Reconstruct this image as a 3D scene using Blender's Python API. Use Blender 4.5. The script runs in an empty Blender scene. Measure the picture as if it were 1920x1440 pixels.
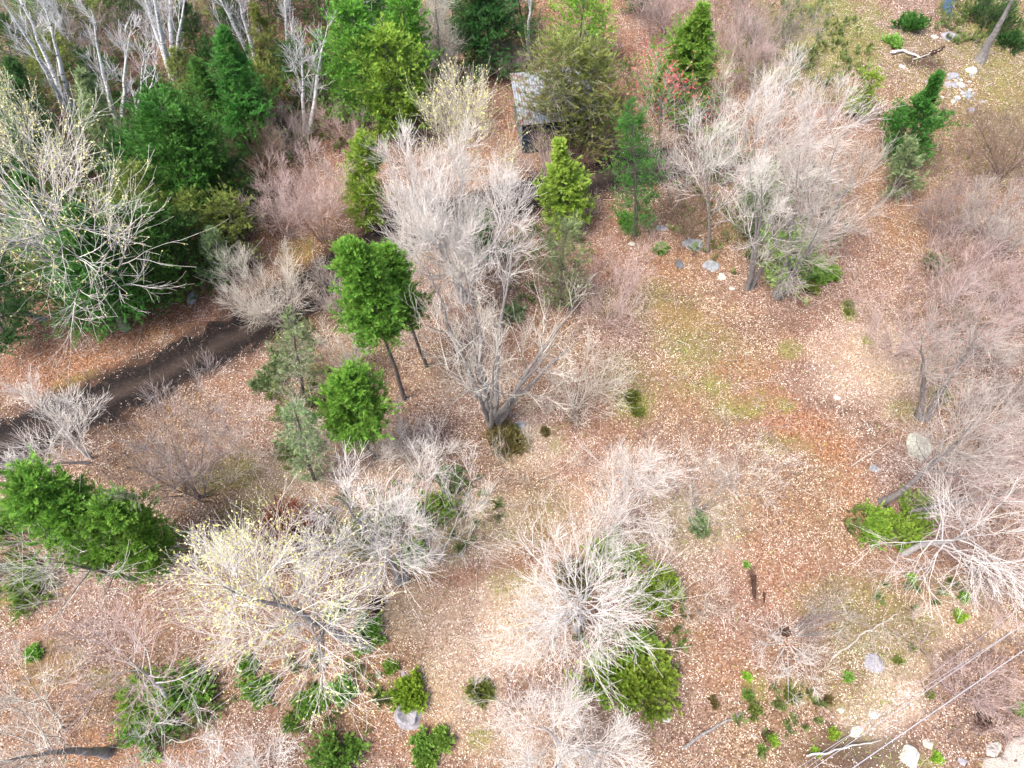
import bpy, math, random
import numpy as np
R_ = math.radians
S = bpy.context.scene
COL = S.collection

# ------------------------------------------------------------------ camera, sky, sun, exposure
CAM_H = 30.0
TILT = R_(27.4)
FPX = 1333.0                                   # focal length in pixels of a 1920 px wide frame
cam_d = bpy.data.cameras.new('camera'); cam = bpy.data.objects.new('camera', cam_d); COL.objects.link(cam)
cam.location = (0, 0, CAM_H); cam.rotation_euler = (TILT, 0, 0)
cam_d.sensor_width = 36; cam_d.lens = 36 * FPX / 1920; cam_d.clip_end = 2000
S.camera = cam
W = bpy.data.worlds.new('World'); S.world = W; W.use_nodes = True
SUN_EL, SUN_AZ = R_(64), R_(238)
nt = W.node_tree
sky = nt.nodes.new('ShaderNodeTexSky'); sky.sky_type = 'NISHITA'; sky.sun_disc = False
sky.sun_elevation = SUN_EL; sky.sun_rotation = SUN_AZ; sky.air_density = 1.0; sky.dust_density = 3.0; sky.ozone_density = 0.6
nt.links.new(sky.outputs[0], nt.nodes['Background'].inputs[0]); nt.nodes['Background'].inputs[1].default_value = 0.12
sl = bpy.data.lights.new('sun', 'SUN'); sl.energy = 2.0; sl.angle = R_(18); sl.color = (1, .95, .88)
so = bpy.data.objects.new('sun', sl); COL.objects.link(so); so.location = (0, 0, 60)
so.rotation_euler = (math.pi / 2 - SUN_EL, 0, math.pi - SUN_AZ)
S.view_settings.view_transform = 'Standard'; S.view_settings.look = 'None'
S.view_settings.exposure = 1.58; S.view_settings.gamma = 1.0
S.render.engine = 'CYCLES'
S.cycles.max_bounces = 5; S.cycles.diffuse_bounces = 3; S.cycles.transparent_max_bounces = 4

# ------------------------------------------------------------------ helpers
rng = np.random.default_rng(7)
CT, ST = math.cos(TILT), math.sin(TILT)

def hash2(ix, iy, seed):
    h = (ix.astype(np.int64) * 374761393 + iy.astype(np.int64) * 668265263 + seed * 1442695041) & 0x7fffffff
    h = ((h ^ (h >> 13)) * 1274126177) & 0x7fffffff
    return ((h ^ (h >> 16)) & 0xffff) / 65535.0

def vnoise(x, y, sc, seed=0):
    x = np.asarray(x, float) * sc; y = np.asarray(y, float) * sc
    ix = np.floor(x); iy = np.floor(y); fx = x - ix; fy = y - iy
    fx = fx * fx * (3 - 2 * fx); fy = fy * fy * (3 - 2 * fy)
    a = hash2(ix, iy, seed); b = hash2(ix + 1, iy, seed); c = hash2(ix, iy + 1, seed); d = hash2(ix + 1, iy + 1, seed)
    return (a * (1 - fx) + b * fx) * (1 - fy) + (c * (1 - fx) + d * fx) * fy

def fbm(x, y, sc, seed=0):
    return (vnoise(x, y, sc, seed) * 4 + vnoise(x, y, sc * 2.1, seed + 1) * 2 + vnoise(x, y, sc * 4.3, seed + 2)) / 7

def gh(x, y):                                   # height of the terrain
    return 0.5 * (fbm(x, y, .11, 3) - .5) + .12 * (vnoise(x, y, .9, 9) - .5)

def ray(u, v):
    x = (u - 960) / FPX; y = -(v - 720) / FPX
    return x, y * CT + ST, y * ST - CT

def at(u, v, z=0.0):                            # the point of the terrain (raised by z) seen at a pixel of the photograph
    dx, dy, dz = ray(u, v)
    t = (CAM_H - z) / -dz
    return np.array((dx * t, dy * t, z))

def ground(u, v, z=0.0):
    p = at(u, v); p[2] = float(gh(p[0], p[1])) + z
    return p

def mpp(u, v, z=0.0):                           # metres per photo pixel there
    dx, dy, dz = ray(u, v)
    return ((CAM_H - z) / -dz) / FPX

def norm(a):
    return a / np.maximum(np.linalg.norm(a, axis=-1, keepdims=True), 1e-9)

def make_mesh(name, parts, mat, parent=None, smooth=True, loc=None, attr=None):
    """parts: list of (verts (n,3), faces (m,c)) -> ONE mesh object"""
    me = bpy.data.meshes.new(name)
    vs = []; loops = []; tot = []; off = 0
    for v, f in parts:
        vs.append(v); loops.append((f + off).ravel()); tot.append(np.full(len(f), f.shape[1], np.int32)); off += len(v)
    v = np.concatenate(vs).astype(np.float32); l = np.concatenate(loops).astype(np.int32); t = np.concatenate(tot)
    me.vertices.add(len(v)); me.vertices.foreach_set('co', v.ravel())
    me.loops.add(len(l)); me.loops.foreach_set('vertex_index', l)
    me.polygons.add(len(t)); me.polygons.foreach_set('loop_start', np.concatenate(([0], np.cumsum(t)[:-1])).astype(np.int32))
    me.polygons.foreach_set('loop_total', t)
    me.polygons.foreach_set('use_smooth', np.full(len(t), smooth))
    if attr is not None:
        for k, a in attr.items():
            at_ = me.attributes.new(k, 'FLOAT_COLOR', 'POINT'); at_.data.foreach_set('color', a.astype(np.float32).ravel())
    me.update(); me.validate()
    if mat: me.materials.append(mat)
    o = bpy.data.objects.new(name, me); COL.objects.link(o)
    if parent: o.parent = parent
    if loc is not None: o.location = loc
    return o

def thing(name, label, cat, loc, group=None):
    o = bpy.data.objects.new(name, None); COL.objects.link(o); o.location = loc
    o.empty_display_size = .3
    o['label'] = label; o['category'] = cat
    if group: o['group'] = group
    return o

def tag(o, label, cat, group=None):
    o['label'] = label; o['category'] = cat
    if group: o['group'] = group
    return o

def tubes(P, Rr, s):
    n, k, _ = P.shape
    T = np.empty_like(P); T[:, 1:-1] = P[:, 2:] - P[:, :-2]; T[:, 0] = P[:, 1] - P[:, 0]; T[:, -1] = P[:, -1] - P[:, -2]
    T = norm(T); mt = norm(P[:, -1] - P[:, 0])
    ref = np.where(np.abs(mt[:, 2:3]) < .8, np.array([[0, 0, 1.]]), np.array([[1., 0, 0]]))
    U = norm(np.cross(T, ref[:, None, :])); V = np.cross(T, U)
    a = np.arange(s) * 2 * np.pi / s
    v = P[:, :, None] + Rr[:, :, None, None] * (np.cos(a)[:, None] * U[:, :, None] + np.sin(a)[:, None] * V[:, :, None])
    i = np.arange(n)[:, None, None] * k * s + np.arange(k - 1)[None, :, None] * s
    j = np.arange(s)[None, None, :]; j2 = (j + 1) % s
    f = np.stack([i + j, i + j2, i + s + j2, i + s + j], -1).reshape(-1, 4)
    return v.reshape(-1, 3), f

def spawn(P, Rr, n_each, t0, t1, ang, sd, lens, k, up, wig, g, rr=.6, rtip=.006, flat=0.0):
    n, K, _ = P.shape; m = n * n_each
    idx = np.repeat(np.arange(n), n_each)
    t = t0 + (t1 - t0) * (np.tile(np.arange(n_each), n) + g.random(m)) / n_each
    f = np.clip(t, 0, .999) * (K - 1); i = f.astype(int); a = (f - i)[:, None]
    pos = P[idx, i] * (1 - a) + P[idx, i + 1] * a
    tan = norm(P[idx, i + 1] - P[idx, i]); rad = Rr[idx, i] * (1 - a[:, 0]) + Rr[idx, i + 1] * a[:, 0]
    ref = np.where(np.abs(tan[:, 2:3]) < .9, np.array([[0, 0, 1.]]), np.array([[1., 0, 0]]))
    U = norm(np.cross(tan, ref)); V = np.cross(tan, U)
    ph = np.tile(np.arange(n_each), n) * 2.39996 + np.repeat(g.random(n) * 6.28, n_each) + g.normal(0, .5, m)
    if flat: ph = np.where(g.random(m) < .5, 0, np.pi) + g.normal(0, flat, m)
    an = ang + g.normal(0, sd, m)
    d = np.cos(an)[:, None] * tan + np.sin(an)[:, None] * (np.cos(ph)[:, None] * U + np.sin(ph)[:, None] * V)
    L = lens(t, idx) * (.65 + .7 * g.random(m))
    out = np.empty((m, k, 3)); out[:, 0] = pos; st = (L / (k - 1))[:, None]
    for q in range(1, k):
        d = norm(d + np.array([0, 0, up]) / (k - 1) + g.normal(0, wig, (m, 3)))
        out[:, q] = out[:, q - 1] + d * st
    r0 = np.minimum(rad * rr, np.maximum(L * .0135, rtip * 1.2))
    R2 = r0[:, None] + (rtip - r0)[:, None] * np.linspace(0, 1, k)[None, :] ** .8
    return out, R2, L

# ------------------------------------------------------------------ materials
def nodes(m):
    m.use_nodes = True; t = m.node_tree; t.nodes.clear()
    N = lambda ty, **kw: _n(t, ty, kw)
    return t, N

def _n(t, ty, kw):
    n = t.nodes.new(ty)
    for k, v in kw.items():
        if k in n.inputs: n.inputs[k].default_value = v
        else: setattr(n, k, v)
    return n

def ramp(t, fac, stops, interp='LINEAR'):
    r = t.nodes.new('ShaderNodeValToRGB'); e = r.color_ramp.elements; r.color_ramp.interpolation = interp
    while len(e) < len(stops): e.new(.5)
    for q, (p, c) in zip(e, stops):
        q.position = p; q.color = (*c, 1)
    t.links.new(fac, r.inputs[0]); return r.outputs[0]

def mix(t, fac, a, b, mode='MIX'):
    n = t.nodes.new('ShaderNodeMix'); n.data_type = 'RGBA'; n.blend_type = mode
    for sock, val in ((n.inputs[0], fac), (n.inputs[6], a), (n.inputs[7], b)):
        if hasattr(val, 'links'): t.links.new(val, sock)
        elif isinstance(val, (int, float)): sock.default_value = val
        else: sock.default_value = (*val, 1)
    return n.outputs[2]

def math_(t, op, a, b=None, clamp=False):
    n = t.nodes.new('ShaderNodeMath'); n.operation = op; n.use_clamp = clamp
    for s_, v in ((n.inputs[0], a), (n.inputs[1], b)):
        if v is None: continue
        if hasattr(v, 'links'): t.links.new(v, s_)
        else: s_.default_value = v
    return n.outputs[0]

def noise(t, scale, detail=4, rough=.6, coord='Object', dist=0.0):
    c = t.nodes.new('ShaderNodeTexCoord'); n = t.nodes.new('ShaderNodeTexNoise')
    n.inputs['Scale'].default_value = scale; n.inputs['Detail'].default_value = detail; n.inputs['Roughness'].default_value = rough
    n.inputs['Distortion'].default_value = dist
    t.links.new(c.outputs[coord], n.inputs['Vector']); return n.outputs['Fac']

def finish(t, col, rough=.85, bump=None, bstr=.3, bdist=.03, spec=.25):
    b = t.nodes.new('ShaderNodeBsdfPrincipled'); o = t.nodes.new('ShaderNodeOutputMaterial')
    t.links.new(col, b.inputs['Base Color']) if hasattr(col, 'links') else setattr(b.inputs['Base Color'], 'default_value', (*col, 1))
    b.inputs['Roughness'].default_value = rough; b.inputs['Specular IOR Level'].default_value = spec
    if bump is not None:
        bn = t.nodes.new('ShaderNodeBump'); bn.inputs['Strength'].default_value = bstr; bn.inputs['Distance'].default_value = bdist
        t.links.new(bump, bn.inputs['Height']); t.links.new(bn.outputs[0], b.inputs['Normal'])
    t.links.new(b.outputs[0], o.inputs[0])

def mat_twig(name, c0, c1):
    m = bpy.data.materials.new(name); t, N = nodes(m)
    g = t.nodes.new('ShaderNodeNewGeometry')
    finish(t, ramp(t, g.outputs['Random Per Island'], [(0, c0), (1, c1)]), .8); return m

def mat_bark(name, c0, c1, sc=6, band=False):
    m = bpy.data.materials.new(name); t, N = nodes(m)
    n1 = noise(t, sc, 6, .7)
    col = ramp(t, n1, [(.3, c0), (.7, c1)])
    if band:
        c = t.nodes.new('ShaderNodeTexCoord'); mp = t.nodes.new('ShaderNodeMapping'); mp.inputs['Scale'].default_value = (3, 3, 14)
        t.links.new(c.outputs['Object'], mp.inputs[0]); n2 = t.nodes.new('ShaderNodeTexNoise'); n2.inputs['Scale'].default_value = 1.0; n2.inputs['Detail'].default_value = 3
        t.links.new(mp.outputs[0], n2.inputs['Vector'])
        col = mix(t, ramp(t, n2.outputs['Fac'], [(.56, (0, 0, 0)), (.63, (1, 1, 1))]), col, (.09, .08, .08))
    finish(t, col, .9, n1, .5, .03); return m

def mat_leaf(name, stops, trans=.3, tips=None):
    m = bpy.data.materials.new(name); t, N = nodes(m)
    g = t.nodes.new('ShaderNodeNewGeometry')
    n1 = noise(t, 1.3, 2)
    f = math_(t, 'ADD', math_(t, 'MULTIPLY', g.outputs['Random Per Island'], .65), math_(t, 'MULTIPLY', n1, .42))
    col = ramp(t, f, stops)
    if tips:
        at_ = t.nodes.new('ShaderNodeAttribute'); at_.attribute_name = 'tip'; sp = t.nodes.new('ShaderNodeSeparateColor'); t.links.new(at_.outputs['Color'], sp.inputs[0])
        fr = math_(t, 'POWER', sp.outputs[0], 2.0); col = mix(t, math_(t, 'MULTIPLY', fr, .78), col, tips)
    if tips:
        oi = t.nodes.new('ShaderNodeObjectInfo'); col = mix(t, math_(t, 'MULTIPLY', ramp(t, noise(t, .9, 5, .7), [(.5, (0, 0, 0)), (.72, (1, 1, 1))]), .55), col, tuple(.5 * q + w for q, w in zip(stops[1][1], (.07, .045, .015))))
        hv = t.nodes.new('ShaderNodeHueSaturation'); t.links.new(col, hv.inputs['Color']); t.links.new(math_(t, 'ADD', math_(t, 'MULTIPLY', oi.outputs['Random'], .03), .478), hv.inputs['Hue']); t.links.new(math_(t, 'ADD', math_(t, 'MULTIPLY', oi.outputs['Random'], .3), 1.05), hv.inputs['Value']); hv.inputs['Saturation'].default_value = .93; col = hv.outputs[0]
    b = t.nodes.new('ShaderNodeBsdfPrincipled'); b.inputs['Roughness'].default_value = .6; b.inputs['Specular IOR Level'].default_value = .2
    tr = t.nodes.new('ShaderNodeBsdfTranslucent'); mx = t.nodes.new('ShaderNodeMixShader'); mx.inputs[0].default_value = trans
    o = t.nodes.new('ShaderNodeOutputMaterial')
    t.links.new(col, b.inputs['Base Color']); t.links.new(col, tr.inputs['Color'])
    t.links.new(b.outputs[0], mx.inputs[1]); t.links.new(tr.outputs[0], mx.inputs[2]); t.links.new(mx.outputs[0], o.inputs[0]); return m

TW = {
    'white': mat_twig('pale_twigs', (.55, .48, .425), (.89, .83, .77)),
    'cream': mat_twig('cream_twigs', (.50, .44, .36), (.82, .75, .65)),
    'grey': mat_twig('grey_twigs', (.32, .265, .225), (.68, .60, .53)),
    'pink': mat_twig('pinkish_twigs', (.38, .25, .22), (.74, .59, .54)),
    'mauve': mat_twig('mauve_twigs', (.22, .165, .15), (.50, .42, .385)),
    'brown': mat_twig('brown_twigs', (.16, .10, .07), (.36, .26, .19)),
    'rust': mat_twig('rust_twigs', (.12, .035, .02), (.25, .09, .05)),
    'red': mat_twig('red_twigs', (.30, .10, .08), (.52, .22, .18)),
    'birch': mat_twig('birch_twigs', (.45, .42, .42), (.80, .78, .77)),
}
BK = {
    'white': mat_bark('pale_bark', (.26, .24, .23), (.62, .58, .55)),
    'cream': mat_bark('cream_bark', (.26, .22, .18), (.58, .51, .43)),
    'grey': mat_bark('grey_bark', (.12, .105, .10), (.34, .31, .29)),
    'mauve': mat_bark('mauve_bark', (.12, .09, .09), (.28, .23, .22)),
    'pink': mat_bark('pinkish_bark', (.20, .14, .13), (.42, .32, .30)),
    'brown': mat_bark('brown_bark', (.07, .045, .03), (.2, .14, .1)),
    'rust': mat_bark('rust_bark', (.06, .03, .02), (.16, .07, .04)),
    'red': mat_bark('reddish_bark', (.2, .13, .12), (.42, .32, .3)),
    'birch': mat_bark('birch_bark', (.62, .60, .59), (.85, .83, .82), 5, True),
    'conifer': mat_bark('conifer_bark', (.06, .05, .045), (.2, .165, .15)),
    'dark': mat_bark('rotten_wood', (.012, .007, .005), (.09, .045, .03), 8),
}
FO = {
    'spruce': mat_leaf('spruce_needles', [(.1, (.007, .040, .006)), (.5, (.028, .128, .014)), (.85, (.065, .25, .028))], tips=(.10, .30, .035)),
    'dark': mat_leaf('dark_needles', [(.1, (.008, .034, .009)), (.5, (.022, .080, .015)), (.85, (.045, .145, .026))], tips=(.06, .17, .03)),
    'cedar': mat_leaf('cedar_sprays', [(.1, (.012, .055, .005)), (.5, (.052, .20, .011)), (.85, (.13, .34, .024))], tips=(.26, .46, .04)),
    'bright': mat_leaf('bright_sprays', [(.1, (.022, .08, .005)), (.5, (.105, .26, .013)), (.85, (.24, .43, .030))], tips=(.46, .56, .06)),
    'olive': mat_leaf('olive_sprays', [(.1, (.045, .075, .012)), (.5, (.11, .165, .024)), (.85, (.22, .27, .045))], tips=(.32, .36, .08)),
    'grey': mat_leaf('hemlock_sprays', [(.1, (.06, .10, .035)), (.5, (.13, .20, .07)), (.85, (.26, .34, .14))], tips=(.32, .42, .2)),
    'juniper': mat_leaf('juniper_sprays', [(.1, (.028, .10, .010)), (.5, (.115, .30, .028)), (.85, (.24, .46, .06))], tips=(.36, .56, .10)),
    'moss': mat_leaf('mossy_leaves', [(.1, (.06, .042, .016)), (.5, (.16, .12, .035)), (.85, (.22, .20, .06))], tips=(.28, .24, .08)),
    'bud': mat_leaf('yellow_buds', [(.1, (.45, .42, .10)), (.5, (.70, .66, .20)), (.85, (.85, .80, .42))]),
    'redbud': mat_leaf('red_buds', [(.1, (.35, .05, .05)), (.5, (.55, .1, .09)), (.85, (.7, .25, .2))]),
    'rust': mat_leaf('dead_leaves', [(.1, (.07, .018, .012)), (.5, (.15, .045, .03)), (.85, (.3, .11, .07))], .15),
    'lime': mat_leaf('lime_leaves', [(.1, (.08, .20, .010)), (.5, (.18, .38, .014)), (.85, (.34, .55, .03))], tips=(.4, .6, .06)),
}

# ------------------------------------------------------------------ ground masks: moss and grass, rusty leaves, pale leaves, bare mud with painted forest shade
GREEN = [
    (1290, 650, 45, 30, .55), (1340, 720, 50, 26, .6), (1400, 770, 50, 18, .8), (1470, 830, 60, 20, .4), (1530, 110, 50, 70, .7),
    (1330, 690, 110, 70, .2), (1180, 720, 60, 60, .35), (1500, 90, 140, 80, .6), (1300, 980, 90, 60, .3), (560, 830, 50, 60, .35), (930, 980, 60, 50, .3), (1230, 560, 50, 40, .4), (1590, 1390, 60, 30, .35), (1680, 1420, 50, 30, .4), (1850, 220, 80, 60, .4), (480, 960, 60, 40, .4),  # (u, v, radius_u, radius_v, strength) in photo pixels, converted to the ground
    (1300, 650, 75, 60, .4), (1390, 760, 70, 30, .5), (1270, 600, 60, 50, .35), (1560, 60, 120, 60, .85), (1470, 110, 110, 55, .7),
    (1185, 755, 30, 40, .9), (1040, 830, 20, 30, .3), (1590, 590, 14, 20, 1), (1480, 655, 25, 18, .7), (1625, 640, 10, 8, 1),
    (1470, 760, 22, 20, .8), (1640, 1180, 120, 90, .5), (1560, 1130, 90, 40, .35), (430, 890, 60, 40, .6), (380, 900, 60, 30, .4), (160, 730, 70, 30, .4), (1030, 960, 60, 60, .2),
    (1420, 1290, 20, 30, .6), (1500, 1300, 35, 25, .6), (1700, 770, 40, 20, .5), (1760, 740, 20, 15, .7), (1750, 130, 100, 90, .25), (1880, 130, 90, 120, .45),
    (190, 1270, 40, 18, .6), (100, 1240, 60, 50, .3), (60, 1110, 60, 30, .7), (1850, 30, 80, 40, .8), (560, 470, 40, 30, .4), (700, 600, 60, 60, .3),
    (900, 1300, 30, 20, .8), (900, 1385, 25, 20, .6), (960, 1090, 60, 30, .4), (850, 1000, 40, 50, .45), (660, 1000, 60, 60, .5),
    (1280, 160, 60, 60, .4), (1450, 430, 90, 60, .5), (1730, 1430, 40, 15, .7), (60, 60, 200, 120, .3), (1140, 570, 40, 30, .25), (1730, 280, 60, 60, .35), (1840, 290, 80, 60, .3), (1600, 1290, 80, 60, .3), (1780, 1100, 120, 25, .25),
]
RUST = [
    (1250, 590, 40, 25, .5), (1310, 600, 50, 22, .5), (1390, 690, 60, 25, .9), (1440, 740, 60, 28, 1), (1500, 790, 60, 30, 1), (1560, 840, 50, 30, 1), (1600, 900, 40, 40, .6), (1620, 970, 40, 40, .5), (1600, 1050, 50, 40, .35), (1150, 820, 60, 60, .45), (1060, 1010, 50, 30, .35), (970, 1060, 50, 24, .5), (850, 1080, 80, 24, .5),
    (110, 690, 140, 50, 1), (370, 580, 90, 60, 1), (420, 500, 60, 50, 1), (870, 140, 130, 60, .9), (1430, 760, 75, 40, .8), (1490, 800, 60, 40, .7),
    (520, 1000, 50, 60, .9), (400, 850, 50, 40, .3), (1440, 1080, 100, 80, .55), (1120, 480, 70, 60, .5), (1160, 420, 60, 40, .6), (1000, 900, 60, 30, .1), (900, 620, 100, 80, .3),
    (60, 1260, 80, 100, .5), (230, 1400, 200, 40, .6), (560, 1240, 140, 80, .4), (1710, 1080, 90, 60, .5), (1500, 560, 180, 60, .2),
    (1330, 820, 120, 60, .15), (1470, 960, 80, 40, .35), (1440, 890, 60, 40, .25), (1080, 880, 40, 90, .5), (640, 80, 700, 190, .85), (300, 400, 330, 230, 1), (1500, 340, 220, 200, .45), (1780, 330, 130, 120, .45), (1250, 470, 60, 60, .6), (1550, 640, 140, 80, .35),
    (400, 1130, 160, 60, .45), (730, 1360, 90, 60, .45), (1320, 1140, 60, 90, .3), (1380, 1240, 80, 60, .5), (1130, 790, 70, 60, .3), (1290, 740, 100, 80, .25),(980, 1080, 60, 40, .4),(830, 1120, 60, 40, .3),
]
PALE = [
    (560, 900, 90, 110, .6), (800, 1150, 120, 60, .5), (960, 1130, 90, 60, .75), (860, 960, 130, 60, .85), (950, 1200, 70, 60, .9), (870, 700, 100, 60, .3),
    (1000, 830, 60, 60, .6), (1640, 670, 110, 80, .75), (1200, 960, 200, 120, .5), (1050, 1380, 180, 60, .5), (1600, 700, 70, 50, .6), (1680, 1300, 60, 60, .9), (1640, 1370, 70, 60, .7),
    (1720, 1250, 60, 40, .5), (1850, 1180, 80, 40, .3), (1350, 900, 80, 60, .4), (720, 860, 90, 70, .5), (860, 1260, 90, 90, .65), (800, 1030, 80, 50, .6), (1550, 100, 60, 40, .5), (1800, 1150, 100, 60, .4),(930, 1000, 80, 50, .6),
]
MUD_SHADE = [(1125, 325, 70, 26, .9), (600, 530, 60, 22, .5), (1730, 115, 45, 16, .9), (1800, 20, 26, 30, .7), (1080, 770, 16, 40, .55), (1415, 1100, 6, 40, .9), (1640, 800, 30, 12, .4), (1590, 770, 14, 10, .5), (1810, 670, 25, 14, .9), (1600, 1410, 110, 45, .75), (1560, 1440, 60, 30, .6), (1690, 1400, 50, 30, .6), (1745, 300, 30, 40, .4), (1160, 300, 90, 30, .5), (320, 20, 420, 60, .8), (330, 430, 170, 130, .8), (180, 230, 260, 130, .75), (560, 220, 120, 90, .45), (700, 100, 160, 90, .6), (960, 130, 80, 40, .5), (1280, 560, 40, 12, .3), (1440, 610, 70, 14, .3), (930, 800, 26, 40, .3), (1520, 690, 60, 12, .25), (1540, 760, 40, 10, .25)]  # small spots are bare mud; broad forest ellipses paint tree shade into the ground

def blobs(lst, x, y, seed):
    out = np.zeros(np.shape(x)); nz = fbm(x, y, 1.1, seed)
    for u, v, ru, rv, s in lst:
        c = at(u, v); e = at(u + ru, v); f = at(u, v - rv)
        a = max(np.hypot(*(e - c)[:2]), .1); b = max(np.hypot(*(f - c)[:2]), .1)
        d = np.hypot((x - c[0]) / a, (y - c[1]) / b) + (nz - .5) * .9
        out = np.maximum(out, s * np.clip((1.25 - d) / .6, 0, 1))
    return out

TRACK_PX = [(-170, 905), (-60, 865), (60, 812), (180, 757), (300, 703), (410, 648), (505, 592), (585, 537), (660, 487), (730, 447), (820, 412), (920, 385), (1020, 358), (1110, 332), (1190, 314), (1280, 298)]
TRK = np.array([at(*p)[:2] for p in TRACK_PX])
def track_dist(x, y):
    d = np.full(np.shape(x), 1e9)
    for a, b in zip(TRK[:-1], TRK[1:]):
        ab = b - a; t = np.clip(((x - a[0]) * ab[0] + (y - a[1]) * ab[1]) / (ab @ ab), 0, 1)
        d = np.minimum(d, np.hypot(x - a[0] - t * ab[0], y - a[1] - t * ab[1]))
    return d
TW_HALF = 1.32

# ------------------------------------------------------------------ ground
def mat_ground():
    m = bpy.data.materials.new('leaf_covered_soil'); t, N = nodes(m)
    c = t.nodes.new('ShaderNodeTexCoord')
    def vor(scale):
        n = t.nodes.new('ShaderNodeTexVoronoi'); n.inputs['Scale'].default_value = scale; n.inputs['Randomness'].default_value = 1
        t.links.new(c.outputs['Object'], n.inputs['Vector']); return n
    v1 = vor(16); v2 = vor(28)
    sep = t.nodes.new('ShaderNodeSeparateColor'); t.links.new(v1.outputs['Color'], sep.inputs[0])
    sep2 = t.nodes.new('ShaderNodeSeparateColor'); t.links.new(v2.outputs['Color'], sep2.inputs[0])
    litter = ramp(t, sep.outputs[0], [(0, (.045, .024, .017)), (.3, (.17, .095, .07)), (.6, (.36, .22, .165)), (.85, (.54, .39, .31)), (1, (.74, .62, .52))])
    fine = ramp(t, sep2.outputs[1], [(0, (.05, .028, .02)), (.5, (.26, .15, .115)), (1, (.55, .40, .32))])
    col = mix(t, 1.0, mix(t, .45, litter, fine), (.62, .59, .57), 'MULTIPLY')
    at_ = t.nodes.new('ShaderNodeAttribute'); at_.attribute_name = 'mask'
    s = t.nodes.new('ShaderNodeSeparateColor'); t.links.new(at_.outputs['Color'], s.inputs[0])
    nz = noise(t, 2.2, 6, .7)
    def sharp(x, k=.6):
        return math_(t, 'MULTIPLY', math_(t, 'ADD', x, math_(t, 'MULTIPLY', math_(t, 'SUBTRACT', nz, .5), k)), 1.0, True)
    rustc = ramp(t, sep.outputs[1], [(0, (.07, .03, .02)), (.5, (.22, .095, .05)), (1, (.42, .22, .13))])
    palec = ramp(t, sep.outputs[2], [(0, (.35, .24, .17)), (.5, (.62, .50, .38)), (1, (.82, .73, .58))])
    greenc = ramp(t, sep2.outputs[0], [(0, (.05, .07, .012)), (.5, (.14, .17, .03)), (1, (.33, .33, .10))])
    mudshadec = ramp(t, nz, [(.3, (.015, .010, .009)), (.7, (.08, .05, .04))])  # dark soil colour, also laid on as painted shade under the trees
    col = mix(t, math_(t, 'MULTIPLY', sharp(s.outputs[1]), .9), col, rustc)
    col = mix(t, math_(t, 'MULTIPLY', sharp(s.outputs[2]), .5), col, palec)
    col = mix(t, math_(t, 'MULTIPLY', sharp(s.outputs[0]), .8), col, greenc)
    col = mix(t, sharp(at_.outputs['Alpha']), col, mudshadec)
    big = noise(t, .35, 5, .6)
    col = mix(t, ramp(t, big, [(.35, (.0, .0, .0)), (.7, (.35, .35, .35))]), col, (.17, .10, .07))
    hue = noise(t, .16, 3, .5); col = mix(t, ramp(t, hue, [(.42, (0, 0, 0)), (.6, (.6, .6, .6))]), col, mix(t, 1.0, col, (1.0, .98, .72), 'MULTIPLY'))
    finish(t, col, .95, v1.outputs['Distance'], .6, .04, .1); return m

NX, NY = 420, 330
gx = np.concatenate(([-900, -300, -120], np.linspace(-62, 62, NX - 6), [120, 300, 900]))
gy = np.concatenate(([-900, -200, -60], np.linspace(-14, 74, NY - 6), [120, 300, 900]))
X, Y = np.meshgrid(gx, gy); X = X.ravel(); Y = Y.ravel()
Z = gh(X, Y) - .12 * np.clip(1.3 - track_dist(X, Y) / TW_HALF, 0, .6)
td_ = track_dist(X, Y) / TW_HALF + .5 * (vnoise(X, Y, 1.6, 77) - .5)
mask = np.stack([blobs(GREEN, X, Y, 21), blobs(RUST, X, Y, 31), blobs(PALE, X, Y, 41), np.maximum(blobs(MUD_SHADE, X, Y, 51), np.clip((1.5 - td_) / .5, 0, 1))], -1)
gi = np.arange(NX * NY).reshape(NY, NX)
gf = np.stack([gi[:-1, :-1], gi[:-1, 1:], gi[1:, 1:], gi[1:, :-1]], -1).reshape(-1, 4)
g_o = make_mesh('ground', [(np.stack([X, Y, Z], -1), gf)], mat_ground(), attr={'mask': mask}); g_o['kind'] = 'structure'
def ghz(x, y):
    return gh(x, y) - .12 * np.clip(1.3 - track_dist(x, y) / TW_HALF, 0, .6)

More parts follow.
